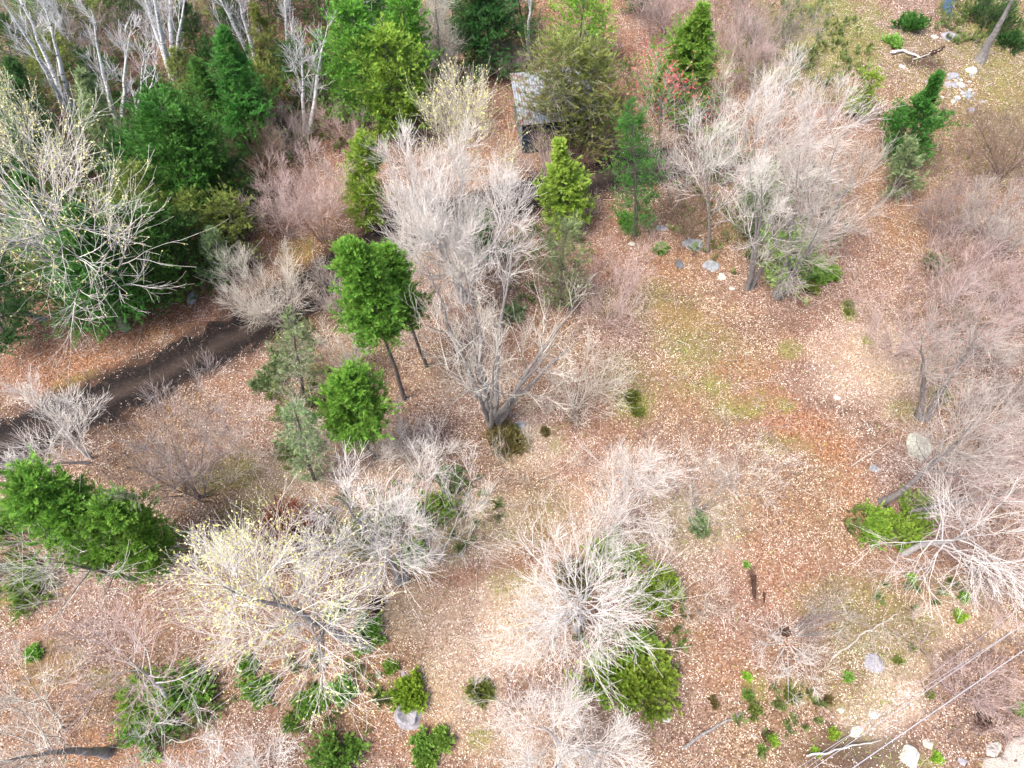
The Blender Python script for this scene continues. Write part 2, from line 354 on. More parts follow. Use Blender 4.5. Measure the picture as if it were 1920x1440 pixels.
# dirt track: a ribbon with two ruts, a raised middle and ragged edges
def build_track():
    pts = []
    for i in range(len(TRK) - 1):
        p0, p1, p2, p3 = TRK[max(i - 1, 0)], TRK[i], TRK[i + 1], TRK[min(i + 2, len(TRK) - 1)]
        for s in np.linspace(0, 1, 14, endpoint=False):
            pts.append(.5 * ((2 * p1) + (-p0 + p2) * s + (2 * p0 - 5 * p1 + 4 * p2 - p3) * s * s + (-p0 + 3 * p1 - 3 * p2 + p3) * s ** 3))
    pts = np.array(pts); n = len(pts); tan = np.gradient(pts, axis=0); tan = norm(tan); nrm = np.stack([-tan[:, 1], tan[:, 0]], -1)
    K = 25; w = np.linspace(-1, 1, K)
    edge = 1 + .55 * (vnoise(pts[:, 0], pts[:, 1], 1.4, 5) - .5); edge2 = 1 + .55 * (vnoise(pts[:, 0], pts[:, 1], 1.7, 15) - .5)
    P = np.empty((n, K, 3))
    for k in range(K):
        e = np.where(w[k] < 0, edge, edge2); xy = pts + nrm * (w[k] * e * TW_HALF)[:, None]
        P[:, k, :2] = xy
        prof = .05 * math.exp(-(w[k] / .28) ** 2) - .03 * math.exp(-((abs(w[k]) - .62) / .2) ** 2)
        P[:, k, 2] = gh(xy[:, 0], xy[:, 1]) - .035 + prof + .06 * (vnoise(xy[:, 0], xy[:, 1], 4, 8) - .5) + .012
        if abs(w[k]) > .97: P[:, k, 2] -= .05
    i = np.arange(n * K).reshape(n, K)
    f = np.stack([i[:-1, :-1], i[:-1, 1:], i[1:, 1:], i[1:, :-1]], -1).reshape(-1, 4)
    uv = np.stack([np.broadcast_to(np.abs(w)[None], (n, K)), np.zeros((n, K)), np.zeros((n, K)), np.ones((n, K))], -1).reshape(-1, 4)
    m = bpy.data.materials.new('dark_track_soil'); t, N = nodes(m)
    nz = noise(t, 3.5, 8, .72)
    at_ = t.nodes.new('ShaderNodeAttribute'); at_.attribute_name = 'across'
    s = t.nodes.new('ShaderNodeSeparateColor'); t.links.new(at_.outputs['Color'], s.inputs[0])
    rut = ramp(t, s.outputs[0], [(0, (.058, .041, .033)), (.22, (.036, .025, .021)), (.45, (.010, .007, .007)), (.8, (.014, .010, .009)), (1, (.06, .036, .026))])
    col = mix(t, ramp(t, nz, [(.5, (0, 0, 0)), (.8, (.6, .6, .6))]), rut, (.10, .07, .055))
    n3 = noise(t, 14, 5, .75); col = mix(t, ramp(t, n3, [(.5, (0, 0, 0)), (.7, (.55, .55, .55))]), col, (.12, .082, .06))
    finish(t, col, .85, math_(t, 'ADD', nz, n3), 1.0, .08, .25)
    o = make_mesh('dirt_track', [(P.reshape(-1, 3), f)], m, attr={'across': uv}); o['kind'] = 'structure'
build_track()

# ------------------------------------------------------------------ foliage sprays
def spray_template(w=.42, n=5, droop=.12):
    ax = np.stack([np.linspace(0, 1, n + 1), np.zeros(n + 1), -droop * np.linspace(0, 1, n + 1) ** 2], -1)
    v = list(ax); f = []
    for i in range(n):
        for s in (-1, 1):
            sz = w * (1 - .13 * i) * (.75 if i == 0 else 1)
            v.append((ax[i, 0] + .30, s * sz, ax[i, 2] - .1 * (1 if i % 2 else -.4))); f.append((i, i + 1, len(v) - 1) if s > 0 else (i + 1, i, len(v) - 1))
    return np.array(v), np.array(f)
SPRAY = spray_template(); FAN = spray_template(.5, 4, .02); NEEDLE = spray_template(.26, 6, .16)

def scatter(tpl, pos, d, nrm, size, g, jit=.25):
    v, f = tpl; n = len(pos)
    d = norm(d + g.normal(0, jit, (n, 3))); nrm = nrm + g.normal(0, jit, (n, 3))
    s = norm(np.cross(nrm, d)); u = np.cross(d, s)
    out = pos[:, None] + size[:, None, None] * (v[None, :, 0:1] * d[:, None] + v[None, :, 1:2] * s[:, None] + v[None, :, 2:3] * u[:, None])
    ff = (np.arange(n)[:, None, None] * len(v) + f[None]).reshape(-1, 3)
    SC_TIP.append(np.tile(np.clip(v[:, 0] * .7 + np.abs(v[:, 1]) * .9, 0, 1), n)); return out.reshape(-1, 3), ff
SC_TIP = []

def along(P, n_each, t0, t1, g):
    n, K, _ = P.shape; m = n * n_each; idx = np.repeat(np.arange(n), n_each)
    t = t0 + (t1 - t0) * g.random(m); f = np.clip(t, 0, .999) * (K - 1); i = f.astype(int); a = (f - i)[:, None]
    return P[idx, i] * (1 - a) + P[idx, i + 1] * a, norm(P[idx, i + 1] - P[idx, i]), t

def spine(H, lean, k, g, wob=.02, z0=-.15):
    t = np.linspace(0, 1, k); p = np.zeros((k, 3)); p[:, 2] = z0 + (H - z0) * t
    p[:, 0] = lean[0] * t ** 1.2; p[:, 1] = lean[1] * t ** 1.2
    w = np.cumsum(g.normal(0, wob * H / k ** .5, (k, 2)), 0); w -= w[0] + (w[-1] - w[0]) * t[:, None]
    p[:, :2] += w; return p

def solve(base, top):
    """base pixel + top pixel (or height) -> ground point, height, lean"""
    b = ground(*base)
    if isinstance(top, (int, float)): return b, float(top), np.zeros(2)
    if len(top) == 3:                                # (u, v, H): height given, lean follows the pixel
        p = at(top[0], top[1], b[2] + top[2]); return b, float(top[2]), p[:2] - b[:2]
    dx, dy, dz = ray(*top)
    z = CAM_H - b[1] * -dz / dy
    xt = (CAM_H - z) * dx / -dz
    return b, float(z - b[2]), np.array((xt - b[0], 0.))

# ------------------------------------------------------------------ bare broadleaf trees and shrubs
BARE = {}
def bare(name, cat, label, base, top, rpx, seed, twig='white', bark=None, stems=1, n=(14, 8, 7, 4), clear=.3, ang=.75, up=.5, tip=.007,
         trunk_r=None, bud=None, nbud=3, budsize=.075, spread=.55, wig=.10, group=None, fork=.0, top_prof=.4, hs=.86):
    g = np.random.default_rng(seed)
    n = (max(3, round(n[0] * (.95 if stems == 1 else .54))), max(3, round(n[1] * .78)), max(2, round(n[2] * .9)), round(n[3] * .8))
    tip = tip * (.68 if cat == 'shrub' else .62)
    b, H, lean = solve(base, top)
    mid = ((base[0] + (top[0] if isinstance(top, tuple) else base[0])) / 2, (base[1] + (top[1] if isinstance(top, tuple) else base[1])) / 2)
    Rm = rpx * mpp(*mid, H * .6)
    root = thing(name, label, cat, b, group)
    tip *= 1.0
    r0 = trunk_r or max(.03, H * .0105) / (stems ** .35)
    k = 11; P = np.empty((stems, k, 3)); RR = np.empty((stems, k)); Ls = np.empty(stems)
    for s in range(stems):
        a = s * 6.283 / stems + g.normal(0, .35); q = Rm * spread * (.6 + .6 * g.random()) if stems > 1 else 0
        hh = (H * (.78 + .24 * g.random()) if stems > 1 else H) * hs
        P[s] = spine(hh, lean + q * np.array((math.cos(a), math.sin(a))), k, g, .022)
        if stems > 1: P[s, :, 0] += .12 * math.cos(a); P[s, :, 1] += .12 * math.sin(a)
        RR[s] = r0 * (1 - .93 * np.linspace(0, 1, k) ** .9) * (.75 + .4 * g.random() if stems > 1 else 1)
        RR[s, 0] *= 1.35; Ls[s] = hh
    RR = np.maximum(RR, tip * 1.4)
    lw = Rm * 1.12 * (.62 if stems > 1 else 1)
    prof = lambda t, i: lw * (1 - (1 - top_prof) * np.clip((t - clear) / (1 - clear), 0, 1) ** 1.4) * (.8 + .35 * (t > clear + .08))
    P1, R1, L1 = spawn(P, RR, n[0], clear, .98, ang, .16, prof, 8, up, wig, g, .62, tip * 1.5)
    P2, R2, L2 = spawn(P1, R1, n[1], .18, .98, .52, .16, lambda t, i: L1[i] * (.58 - .25 * t), 6, up * .8, wig * .9, g, .65, tip * 1.2)
    P3, R3, L3 = spawn(P2, R2, n[2], .15, 1, .48, .18, lambda t, i: L2[i] * .5 + .15, 4, up * .6, wig * .9, g, .7, tip)
    tk = [tubes(P, RR, 9), tubes(P1, R1, 5)]
    make_mesh('trunk', tk, BK[bark or twig], root)
    tw = [tubes(P2, R2, 4), tubes(P3, R3, 3)]; ends = P3
    if n[3]:
        P4, R4, L4 = spawn(P3, R3, n[3], .2, 1, .42, .2, lambda t, i: L3[i] * .6 + .12, 3, up * .5, wig * .9, g, .75, tip * .9)
        tw.append(tubes(P4, R4, 3)); ends = P4
    make_mesh('crown', tw, TW[twig], root)
    if bud:
        e = ends[ends[:, -1, 2] > np.quantile(ends[:, -1, 2], .2)]
        p, d, t = along(e, nbud, .3, 1, g); keep = g.random(len(p)) < .75; p, d = p[keep], d[keep]
        sz = budsize * (.6 + .8 * g.random(len(p)))
        make_mesh('leaves', [scatter((np.array([(0, 0, 0), (.5, .32, .06), (1, 0, 0), (.5, -.32, .06)]), np.array([(0, 1, 2), (0, 2, 3)])), p, d, np.tile((0, 0, 1.), (len(p), 1)), sz, g, .8)], FO[bud], root, smooth=False)
    return root

# ------------------------------------------------------------------ conifers
def conifer(name, cat, label, base, top, rpx, seed, leaf='spruce', shape='cone', dens=1.0, clear=.08, size=.34, trunk='conifer', group=None, tpl=None, rmid=None, twig=None):
    g = np.random.default_rng(seed)
    b, H, lean = solve(base, top)
    mid = ((base[0] + (top[0] if isinstance(top, tuple) else base[0])) / 2, (base[1] + (top[1] if isinstance(top, tuple) else base[1])) / 2)
    Rm = rpx * mpp(*mid, H * .5)
    root = thing(name, label, cat, b, group)
    k = 12; P = spine(H, lean, k, g, .012)[None]; RR = (max(.04, H * (.009 if clear > .35 else .012)) * (1 - .95 * np.linspace(0, 1, k)) + .008)[None]
    L0 = np.array([H])
    if shape == 'cone': prof = lambda t, i: Rm * (np.clip((1 - t) / (1 - clear), 0, 1) ** 1.0) * 1.12 + .06
    elif shape == 'leader': prof = lambda t, i: np.where(t < .62, Rm * (.65 + .5 * np.sin(np.clip(t / .62, 0, 1) * 3.0)), Rm * .30 * (1 - t) / .38 + .08)
    elif shape == 'egg': prof = lambda t, i: Rm * (np.clip(1 - np.abs((t - clear) / (1 - clear) - .30) ** 1.8 * 1.75, .0, 1) ** .75) * 1.05 + .14
    else: prof = lambda t, i: Rm * np.clip((1 - t) / .35, .12, 1) ** .6 + .1
    nb = int(max(26, H * 13 * max(1, Rm / 1.3)) * dens ** .5)
    lump = g.random(14) * .5 + .65                                        # uneven outline: some storeys and sides stick out
    prof2 = lambda t, i: prof(t, i) * lump[(t * 13.99).astype(int)]
    P1, R1, L1 = spawn(P, RR, nb, clear, .985, 1.25, .18, prof2, 6, .28, .06, g, .45, .006)
    P2, R2, L2 = spawn(P1, R1, 9, .15, .98, .8, .25, lambda t, i: L1[i] * (.5 - .2 * t) + .08, 4, .15, .1, g, .6, .004, flat=.5)
    make_mesh('trunk', [tubes(P, RR, 9), tubes(P1, R1, 4)], BK[trunk], root)
    if twig: make_mesh('twigs', [tubes(P2, R2, 3)], TW[twig], root)
    upv = np.array((0, 0, 1.))
    tp = tpl or (NEEDLE if shape == 'cone' else SPRAY)
    pa, da, ta = along(P1, max(3, int(13 * dens)), .25, 1, g)
    pb, db, tb = along(P2, max(2, int(10 * dens)), .12, 1, g)
    p = np.concatenate([pa, pb, P[0, -1:][np.zeros(5, int)] - np.array((0, 0, .2)) * g.random((5, 1))]); d = np.concatenate([da, db, np.tile(upv, (5, 1))])
    if shape != 'cone': d = d + upv * .45
    if shape == 'cone': d = d + upv * .12
    nr = np.tile(upv, (len(p), 1)) if shape == 'cone' else norm(np.concatenate([np.cross(d, g.normal(0, 1, d.shape))]) + upv * .5)
    sz = size * .42 * (.5 + 1.0 * g.random(len(p)) ** 1.5)
    p = p + g.normal(0, .035, p.shape); sc = scatter(tp, p, d, nr, sz, g, .42); make_mesh('crown', [sc], FO[leaf], root, smooth=False, attr={'tip': np.repeat(SC_TIP[-1][:, None], 4, 1)})
    return root

def bush(name, cat, label, pos, rpx, seed, leaf='juniper', h=.7, dens=1.0, size=.24, stems=26, squash=(1, 1), group=None, rot=0):
    g = np.random.default_rng(seed); b = ground(*pos); Rm = .84 * rpx * mpp(*pos); stems = int(stems * 1.5)
    root = thing(name, label, cat, b, group)
    a = g.random(stems) * 6.283; el = .35 + 1.2 * g.random(stems) ** .7; rr = g.random(stems) * Rm * .6
    lob = .72 + .4 * vnoise(np.cos(a) * 1.6 + seed, np.sin(a) * 1.6, 1, seed)
    P = np.zeros((stems, 6, 3)); L = Rm * (.55 + .4 * g.random(stems)) * lob
    d = np.stack([np.cos(a) * np.cos(el), np.sin(a) * np.cos(el), np.sin(el) * h * 1.4], -1)
    P[:, 0] = np.stack([np.cos(a) * rr, np.sin(a) * rr, np.full(stems, -.05)], -1)
    for q in range(1, 6):
        d = norm(d + g.normal(0, .1, d.shape) + np.array((0, 0, .05))); P[:, q] = P[:, q - 1] + d * (L / 5)[:, None]
    c, s_ = math.cos(rot), math.sin(rot)
    x = P[..., 0] * squash[0]; y = P[..., 1] * squash[1]; P[..., 0] = x * c - y * s_; P[..., 1] = x * s_ + y * c
    RR = np.tile(np.linspace(.018, .005, 6), (stems, 1)) * min(1.5, max(.5, Rm))
    P2, R2, L2 = spawn(P, RR, 8, .2, .98, .7, .25, lambda t, i: L[i] * .45 + .04, 4, .4, .1, g, .7, .004)
    make_mesh('stem', [tubes(P, RR, 5), tubes(P2, R2, 3)], BK['conifer'], root)
    pb, db, tb = along(P2, max(3, int(11 * dens)), .15, 1, g); pa, da, ta = along(P, int(20 * dens) + 1, .12, 1, g)
    p = np.concatenate([pa, pb]); dd = np.concatenate([da, db]) + np.array((0, 0, .35))
    nr = np.cross(dd, g.normal(0, 1, dd.shape)) + np.array((0, 0, .5))
    sz = np.minimum(size, Rm * .7) * .52 * (.55 + .7 * g.random(len(p)))
    sc = scatter(FAN, p, dd, nr, sz, g, .3); make_mesh('foliage', [sc], FO[leaf], root, smooth=False, attr={'tip': np.repeat(SC_TIP[-1][:, None], 4, 1)})
    return root

# ------------------------------------------------------------------ shed in the clearing behind the trees
def mat_roof():
    m = bpy.data.materials.new('rusty_sheet_metal'); t, N = nodes(m)
    n1 = noise(t, 1.5, 7, .68, dist=.6); n2 = noise(t, 9, 4, .6)
    col = mix(t, n2, (.20, .22, .24), (.42, .45, .48))
    col = mix(t, ramp(t, n1, [(.46, (0, 0, 0)), (.58, (1, 1, 1))]), col, (.15, .075, .05))
    b = t.nodes.new('ShaderNodeBsdfPrincipled'); o = t.nodes.new('ShaderNodeOutputMaterial')
    t.links.new(col, b.inputs['Base Color']); b.inputs['Roughness'].default_value = .45; b.inputs['Metallic'].default_value = .25
    t.links.new(b.outputs[0], o.inputs[0]); return m

def box(x0, x1, y0, y1, z0, z1):
    v = np.array([(x, y, z) for z in (z0, z1) for y in (y0, y1) for x in (x0, x1)], float)
    f = np.array([(0, 2, 3, 1), (4, 5, 7, 6), (0, 1, 5, 4), (1, 3, 7, 5), (3, 2, 6, 7), (2, 0, 4, 6)]); return v, f

def build_shed():
    zr = 2.25
    tl, bl = at(955, 143, zr + .35), at(978, 229, zr); br = at(1122, 214, zr)
    ax = br - bl; w = np.hypot(ax[0], ax[1]); yaw = math.atan2(ax[1], ax[0]); dy = tl - bl
    L = abs(-math.sin(yaw) * dy[0] + math.cos(yaw) * dy[1])
    b = np.array((bl[0], bl[1], gh(bl[0], bl[1])))
    root = thing('shed', 'low shed with a rust-patched corrugated metal roof, half hidden behind an olive tree', 'shed', b); root.rotation_euler = (0, 0, yaw)
    # corrugated roof with thickness, falling towards the camera side
    nx = 240; x = np.linspace(-.15, w + .15, nx); ys = np.array((-.22, L * .5, L + .2)); vv = []
    sag = [0, -.03, 0]
    for zt in (0, -.012):
        for q, y in enumerate(ys):
            z = zr - b[2] + .35 * (y / L) + .018 * np.sin(x * 2 * np.pi / .15) + sag[q] + zt + .02 * (vnoise(x, np.full(nx, y), .8, 3) - .5)
            vv.append(np.stack([x, np.full(nx, y), z], -1))
    v = np.concatenate(vv); i = np.arange(6 * nx).reshape(6, nx); ff = []
    for r in (0, 1): ff.append(np.stack([i[r, :-1], i[r, 1:], i[r + 1, 1:], i[r + 1, :-1]], -1).reshape(-1, 4))
    for r in (3, 4): ff.append(np.stack([i[r, :-1], i[r + 1, :-1], i[r + 1, 1:], i[r, 1:]], -1).reshape(-1, 4))
    make_mesh('roof', [(v, np.concatenate(ff))], mat_roof(), root)
    wood = mat_bark('weathered_boards', (.10, .11, .13), (.30, .32, .35), 5)
    navy = mat_bark('dark_blue_sheeting', (.012, .02, .032), (.05, .075, .11), 2.5)
    H = zr - b[2] - .05
    def boards(x0, x1, y0, y1, h0, h1, step=.16):
        parts = []; lx, ly = x1 - x0, y1 - y0; n = max(1, int(max(lx, ly) / step))
        for q in range(n):
            a, c = q / n, (q + 1) / n - .012 / max(lx, ly); pr = .008 * (q % 2); hh = h0 + (h1 - h0) * (a + c) / 2
            parts.append(box(x0 + lx * a, x0 + lx * c, y0 - pr, y0 + .03 + pr, -.3, hh) if lx > ly else box(x0 - pr, x0 + .03 + pr, y0 + ly * a, y0 + ly * c, -.3, hh))
        return parts
    for p, mm, nm in ((boards(.05, w - .05, 0, 0, H, H), navy, 'front_wall'), (boards(.05, w - .05, L - .05, L - .05, H + .32, H + .32), wood, 'wall'),
                  (boards(.05, .05, .06, L - .08, H, H + .32), wood, 'wall'), (boards(w - .08, w - .08, .06, L - .08, H, H + .32), wood, 'wall')):
        make_mesh(nm, p, mm, root, smooth=False)
    # fascia boards of the roof edges
    parts = [box(-.13, -.10, -.2, L + .18, H - .10, H - .0)]
    v, f = parts[0]; v[:, 2] += .35 * v[:, 1] / L
    make_mesh('fascia', [(v, f)], wood, root, smooth=False)
    # leaning boards against the right wall
    lb = [];
    for q in range(3):
        v, f = box(w + .25 + .02 * q, w + .29 + .02 * q, .3 + .25 * q, .5 + .25 * q, 0, 2.0); v[:, 0] -= .12 * v[:, 2]; v[:, 0] += .12; lb.append((v, f))
    o = make_mesh('plank_stack', lb, wood, None, smooth=False); o.location = b; o.rotation_euler = (0, 0, yaw)
    tag(o, 'grey weathered planks leaning on the right end of the shed', 'planks')
build_shed()

# ------------------------------------------------------------------ conifers
TALL = 'tall evergreen trees'
conifer('spruce_tree', 'tree', 'pointed dark green spruce, tallest of the evergreens beneath the white birches', (470, 262), (418, 52), 82, 11, 'spruce', dens=1.3)
conifer('spruce_tree', 'tree', 'slim spruce with a thin leader, left of the tallest pointed spruce', (412, 270), (366, 112), 66, 12, 'spruce', dens=1.1)
conifer('spruce_tree', 'tree', 'broad bushy green spruce standing in front of the slim spruce', (372, 405), (302, 196), 84, 13, 'spruce', 'egg', 1.3)
conifer('spruce_tree', 'tree', 'rounded bright green spruce touching the right side of the broad bushy one', (402, 400), (348, 215), 62, 14, 'spruce', 'egg', 1.1)
conifer('hemlock_tree', 'tree', 'dark hemlock between two white birch trunks on the left', (215, 300), (150, 130), 60, 15, 'grey', 'cone', .9)
conifer('spruce_tree', 'tree', 'dark spruce in the gap below the crooked white birch', (320, 320), (275, 170), 62, 16, 'dark')
conifer('hemlock_tree', 'tree', 'dull hemlock behind the pale budding tree on the left edge', (90, 330), (25, 150), 75, 17, 'dark', 'cone', .9)
conifer('spruce_tree', 'tree', 'large dark spruce under the pale limbs of the budding tree, lowest of the left stand', (205, 605), (135, 390), 100, 18, 'spruce', 'cone', 1.3, size=.42)
conifer('spruce_tree', 'tree', 'dark spruce up-left of the large one, its crown crossed by pale limbs', (120, 500), (40, 330), 92, 19, 'spruce', 'cone', 1.0)
conifer('spruce_tree', 'tree', 'dark spruce on the right flank of the large spruce by the path', (300, 560), (235, 400), 75, 20, 'spruce', 'egg', 1.0)
conifer('hemlock_tree', 'tree', 'shaded hemlock in the middle of the left stand, just above the grey boulder', (350, 520), (300, 400), 60, 21, 'dark', 'egg', .9)
conifer('hemlock_tree', 'tree', 'olive hemlock at the lower right end of the left evergreen stand', (455, 470), (415, 370), 55, 22, 'olive', 'egg', .6)
conifer('hemlock_tree', 'tree', 'thin olive hemlock between the broad spruce and the large dark spruce', (300, 470), (240, 320), 62, 23, 'olive', 'egg', .7)
conifer('spruce_tree', 'tree', 'dark spruce low on the left edge beside the rusty leaves', (20, 640), (-45, 470), 80, 24, 'dark', 'egg', .9)
conifer('hemlock_tree', 'tree', 'dark hemlock under the three-stemmed leaning birch', (60, 250), (20, 110), 70, 161, 'dark', 'cone', .9)
conifer('spruce_tree', 'tree', 'bright spruce low at the right foot of the tallest pointed spruce', (470, 290), (445, 190), 50, 162, 'spruce', 'egg', 1.0)
conifer('hemlock_tree', 'tree', 'shaded hemlock between the crooked birch and the broad bushy spruce', (275, 390), (235, 260), 60, 163, 'dark', 'egg', .9)
conifer('hemlock_tree', 'tree', 'olive hemlock right above the slim spruce tip', (350, 190), (325, 90), 42, 164, 'olive', 'cone', .7)
for q, (bp, tp, r_, lf, lab) in enumerate([
    ((30, 130), (5, 30), 60, 'dark', 'dark hemlock in the top left corner under the leaning birches'), ((115, 160), (95, 70), 45, 'olive', 'dull olive hemlock between the leaning birches and the thin one behind'),
    ((200, 200), (180, 110), 48, 'dark', 'dark hemlock at the foot of the slender forked birch'), ((300, 215), (280, 130), 45, 'dark', 'dark spruce left of the thick white birch clump'),
    ((415, 185), (395, 90), 45, 'dark', 'dark spruce touching the thick white birch clump on its right'), ((560, 180), (548, 90), 45, 'dark', 'dark hemlock left of the fork-topped birch'),
    ((640, 215), (630, 120), 40, 'olive', 'olive hemlock right of the fork-topped birch'), ((500, 215), (485, 130), 45, 'olive', 'olive hemlock right of the tallest pointed spruce'),
    ((380, 470), (350, 370), 52, 'olive', 'olive hemlock below the broad bushy spruce'), ((420, 520), (395, 430), 46, 'grey', 'sparse hemlock low at the right end of the stand, by the rusty leaves'),
    ((30, 420), (-5, 310), 70, 'dark', 'dark spruce on the left edge behind the budding tree limbs'), ((470, 400), (445, 310), 42, 'dark', 'small dark hemlock right of the rounded bright spruce'),
    ((60, 40), (50, -70), 55, 'dark', 'dark hemlock on the top edge near the left corner'), ((160, 45), (150, -60), 50, 'olive', 'olive hemlock on the top edge left of the thick white birch clump'),
    ((255, 60), (250, -50), 50, 'dark', 'dark spruce on the top edge directly behind the thick white birch clump'), ((400, 35), (390, -70), 52, 'olive', 'olive hemlock on the top edge behind the leaning birch pair'),
    ((505, 40), (500, -70), 50, 'dark', 'dark spruce on the top edge behind the yellow-green cedar'), ((600, 45), (595, -70), 50, 'dark', 'dark hemlock on the top edge behind the fork-topped birch'),
    ((850, 60), (845, -60), 48, 'dark', 'dark spruce on the top edge behind the leafless larch'),
    ((90, 90), (75, 0), 50, 'grey', 'grey-green hemlock behind the leaning birches at the top left')]):
    conifer('hemlock_tree', 'tree', lab, bp, tp, r_, 400 + q, lf, 'egg' if q % 3 else 'cone', .75)
conifer('cedar_tree', 'tree', 'yellow-green cedar between the leaning birches at the top', (510, 135), (475, 10), 38, 25, 'olive', 'cone', .9)
conifer('spruce_tree', 'tree', 'dark spruce at the top left among birch stems', (375, 120), (340, 0), 45, 26, 'dark', 'cone', .8)
conifer('spruce_tree', 'tree', 'dark spruce behind the leaning birch pair at the top', (450, 110), (420, -20), 50, 27, 'dark', 'cone', .8)
conifer('hemlock_tree', 'tree', 'dark hemlock right behind the twin-topped birch', (618, 215), (600, 60), 45, 28, 'dark', 'cone', .8)
for q, (bx, tp, r, s, l) in enumerate([((690, 240), (655, 10), 62, 31, 'yellow-green cedar behind the dead grey trunk, left one of the clump'), ((745, 255), (722, 60), 66, 32, 'yellow-green cedar in front of the dead grey trunk, lowest of the clump'),
        ((775, 205), (752, -10), 50, 33, 'yellow-green cedar beside the feathery leafless tree, right one of the clump'), ((725, 130), (690, -60), 60, 34, 'cedar at the top edge above the dead grey trunk, darkest of the clump')]):
    conifer('cedar_tree', 'tree', l, bx, tp, r, s, ['cedar', 'bright', 'cedar', 'spruce'][q], 'egg', 1.2, group='cedars around the dead grey trunk')
conifer('spruce_tree', 'tree', 'wide dark spruce at the top edge, above and left of the shed', (925, 130), (890, -60), 95, 36, 'dark', 'cone', 1.3, size=.42)
conifer('spruce_tree', 'tree', 'dark spruce at the top edge directly left of the olive cedar by the shed', (985, 75), (960, -60), 45, 37, 'dark', 'cone', .8)
conifer('cedar_tree', 'tree', 'olive green cedar standing in front of the shed roof with bare lower limbs', (1048, 280), (1052, 85), 84, 38, 'olive', 'egg', .75, twig='grey', clear=.10)
conifer('cedar_tree', 'tree', 'second olive cedar hiding the right end of the shed', (1105, 285), (1112, 95), 62, 138, 'olive', 'egg', .7, twig='brown', clear=.06)
conifer('cedar_tree', 'tree', 'bright olive cedar at the top edge just behind the shed', (1085, 130), (1095, -25), 62, 39, 'bright', 'egg', .8)
conifer('spruce_tree', 'tree', 'tip of a dark spruce cut by the top edge, right of the olive cedars', (1200, 25), (1215, -100), 45, 40, 'dark')
conifer('cedar_tree', 'tree', 'vivid green pointed cedar with red budding twigs at its foot', (1265, 205), (1320, 10), 72, 41, 'cedar', 'cone', 1.6, tpl=SPRAY)
conifer('cedar_tree', 'tree', 'small yellow-tipped cedar with a pointed top beside the dark track', (1068, 425), (1047, 262), 54, 42, 'bright', 'cone', 1.6, tpl=SPRAY, size=.3)
conifer('cedar_tree', 'tree', 'short narrow columnar cedar left of the big pale tree', (690, 425), (681, 258), 40, 43, 'bright', 'egg', 1.5, size=.28)
conifer('hemlock_tree', 'tree', 'drooping dark green hemlock on the right bank of the dark track', (1192, 440), (1182, 205), 46, 44, 'spruce', 'egg', .75, tpl=NEEDLE)
conifer('cedar_tree', 'tree', 'green cedar on a bare trunk in the middle of the clearing, left of two twins', (758, 748), (652, 460), 38, 45, 'cedar', 'egg', 1.5, clear=.52, size=.32)
conifer('cedar_tree', 'tree', 'green cedar on a bare trunk in the middle of the clearing, right of two twins', (800, 688), (714, 470), 34, 46, 'cedar', 'egg', 1.3, clear=.45, size=.32)
conifer('cedar_tree', 'tree', 'glossy bright cedar with a rounded top above the pale twigs at left centre', (705, 860), (648, 708), 43, 47, 'cedar', 'egg', 1.7, clear=.40, size=.32)
conifer('cedar_tree', 'tree', 'large glossy cedar overhanging the left edge below the dark track', (255, 1045), (40, 905), 60, 48, 'cedar', 'egg', 1.6, clear=.25, size=.32)
conifer('cedar_tree', 'tree', 'second glossy cedar crown, right half of the clump below the dark track', (325, 1055), (200, 945), 50, 49, 'cedar', 'egg', 1.5, clear=.2, size=.30)
conifer('cedar_tree', 'tree', 'lower glossy cedar crown at the underside of the clump below the dark track', (255, 1060), (130, 950), 46, 149, 'cedar', 'egg', 1.2, clear=.2, size=.30)
conifer('hemlock_tree', 'tree', 'sparse grey-green hemlock with see-through crown near the left cedar twin', (570, 750), (545, 600), 40, 50, 'grey', 'egg', .4, twig='grey')
conifer('hemlock_tree', 'tree', 'sparse green hemlock standing under the see-through one, left of the bright cedar', (590, 900), (552, 770), 38, 51, 'grey', 'egg', .4, twig='grey')
conifer('hemlock_tree', 'tree', 'sparse olive hemlock behind the fan of beige limbs', (1050, 570), (1062, 425), 50, 52, 'grey', 'egg', .5, twig='brown')
conifer('hemlock_tree', 'tree', 'dark green fir with a long thin leader pointing at the pale rocks', (1685, 300), (1760, 138), 44, 53, 'spruce', 'leader', 1.4)
conifer('hemlock_tree', 'tree', 'dull hemlock just below the fir with the long thin leader', (1690, 365), (1703, 270), 26, 54, 'grey', 'egg', .7)
conifer('hemlock_tree', 'tree', 'green understory hemlock inside the pale thicket on the right', (1410, 440), (1440, 330), 52, 55, 'grey', 'egg', .6, twig='grey')
conifer('hemlock_tree', 'tree', 'green understory hemlock low in the thicket beside the grey trunks', (1470, 540), (1490, 430), 54, 56, 'juniper', 'egg', .6, twig='grey')
conifer('hemlock_tree', 'tree', 'small hemlock in a patch of green behind the thicket', (1340, 330), (1355, 240), 40, 57, 'grey', 'egg', .5, twig='grey')
conifer('hemlock_tree', 'tree', 'small lime hemlock at the top right of the thicket', (1600, 220), (1640, 140), 26, 58, 'bright', 'egg', .7)
conifer('hemlock_tree', 'tree', 'little dark hemlock beneath the centre of the big pale tree', (905, 480), (900, 415), 34, 59, 'spruce', 'egg', .8)

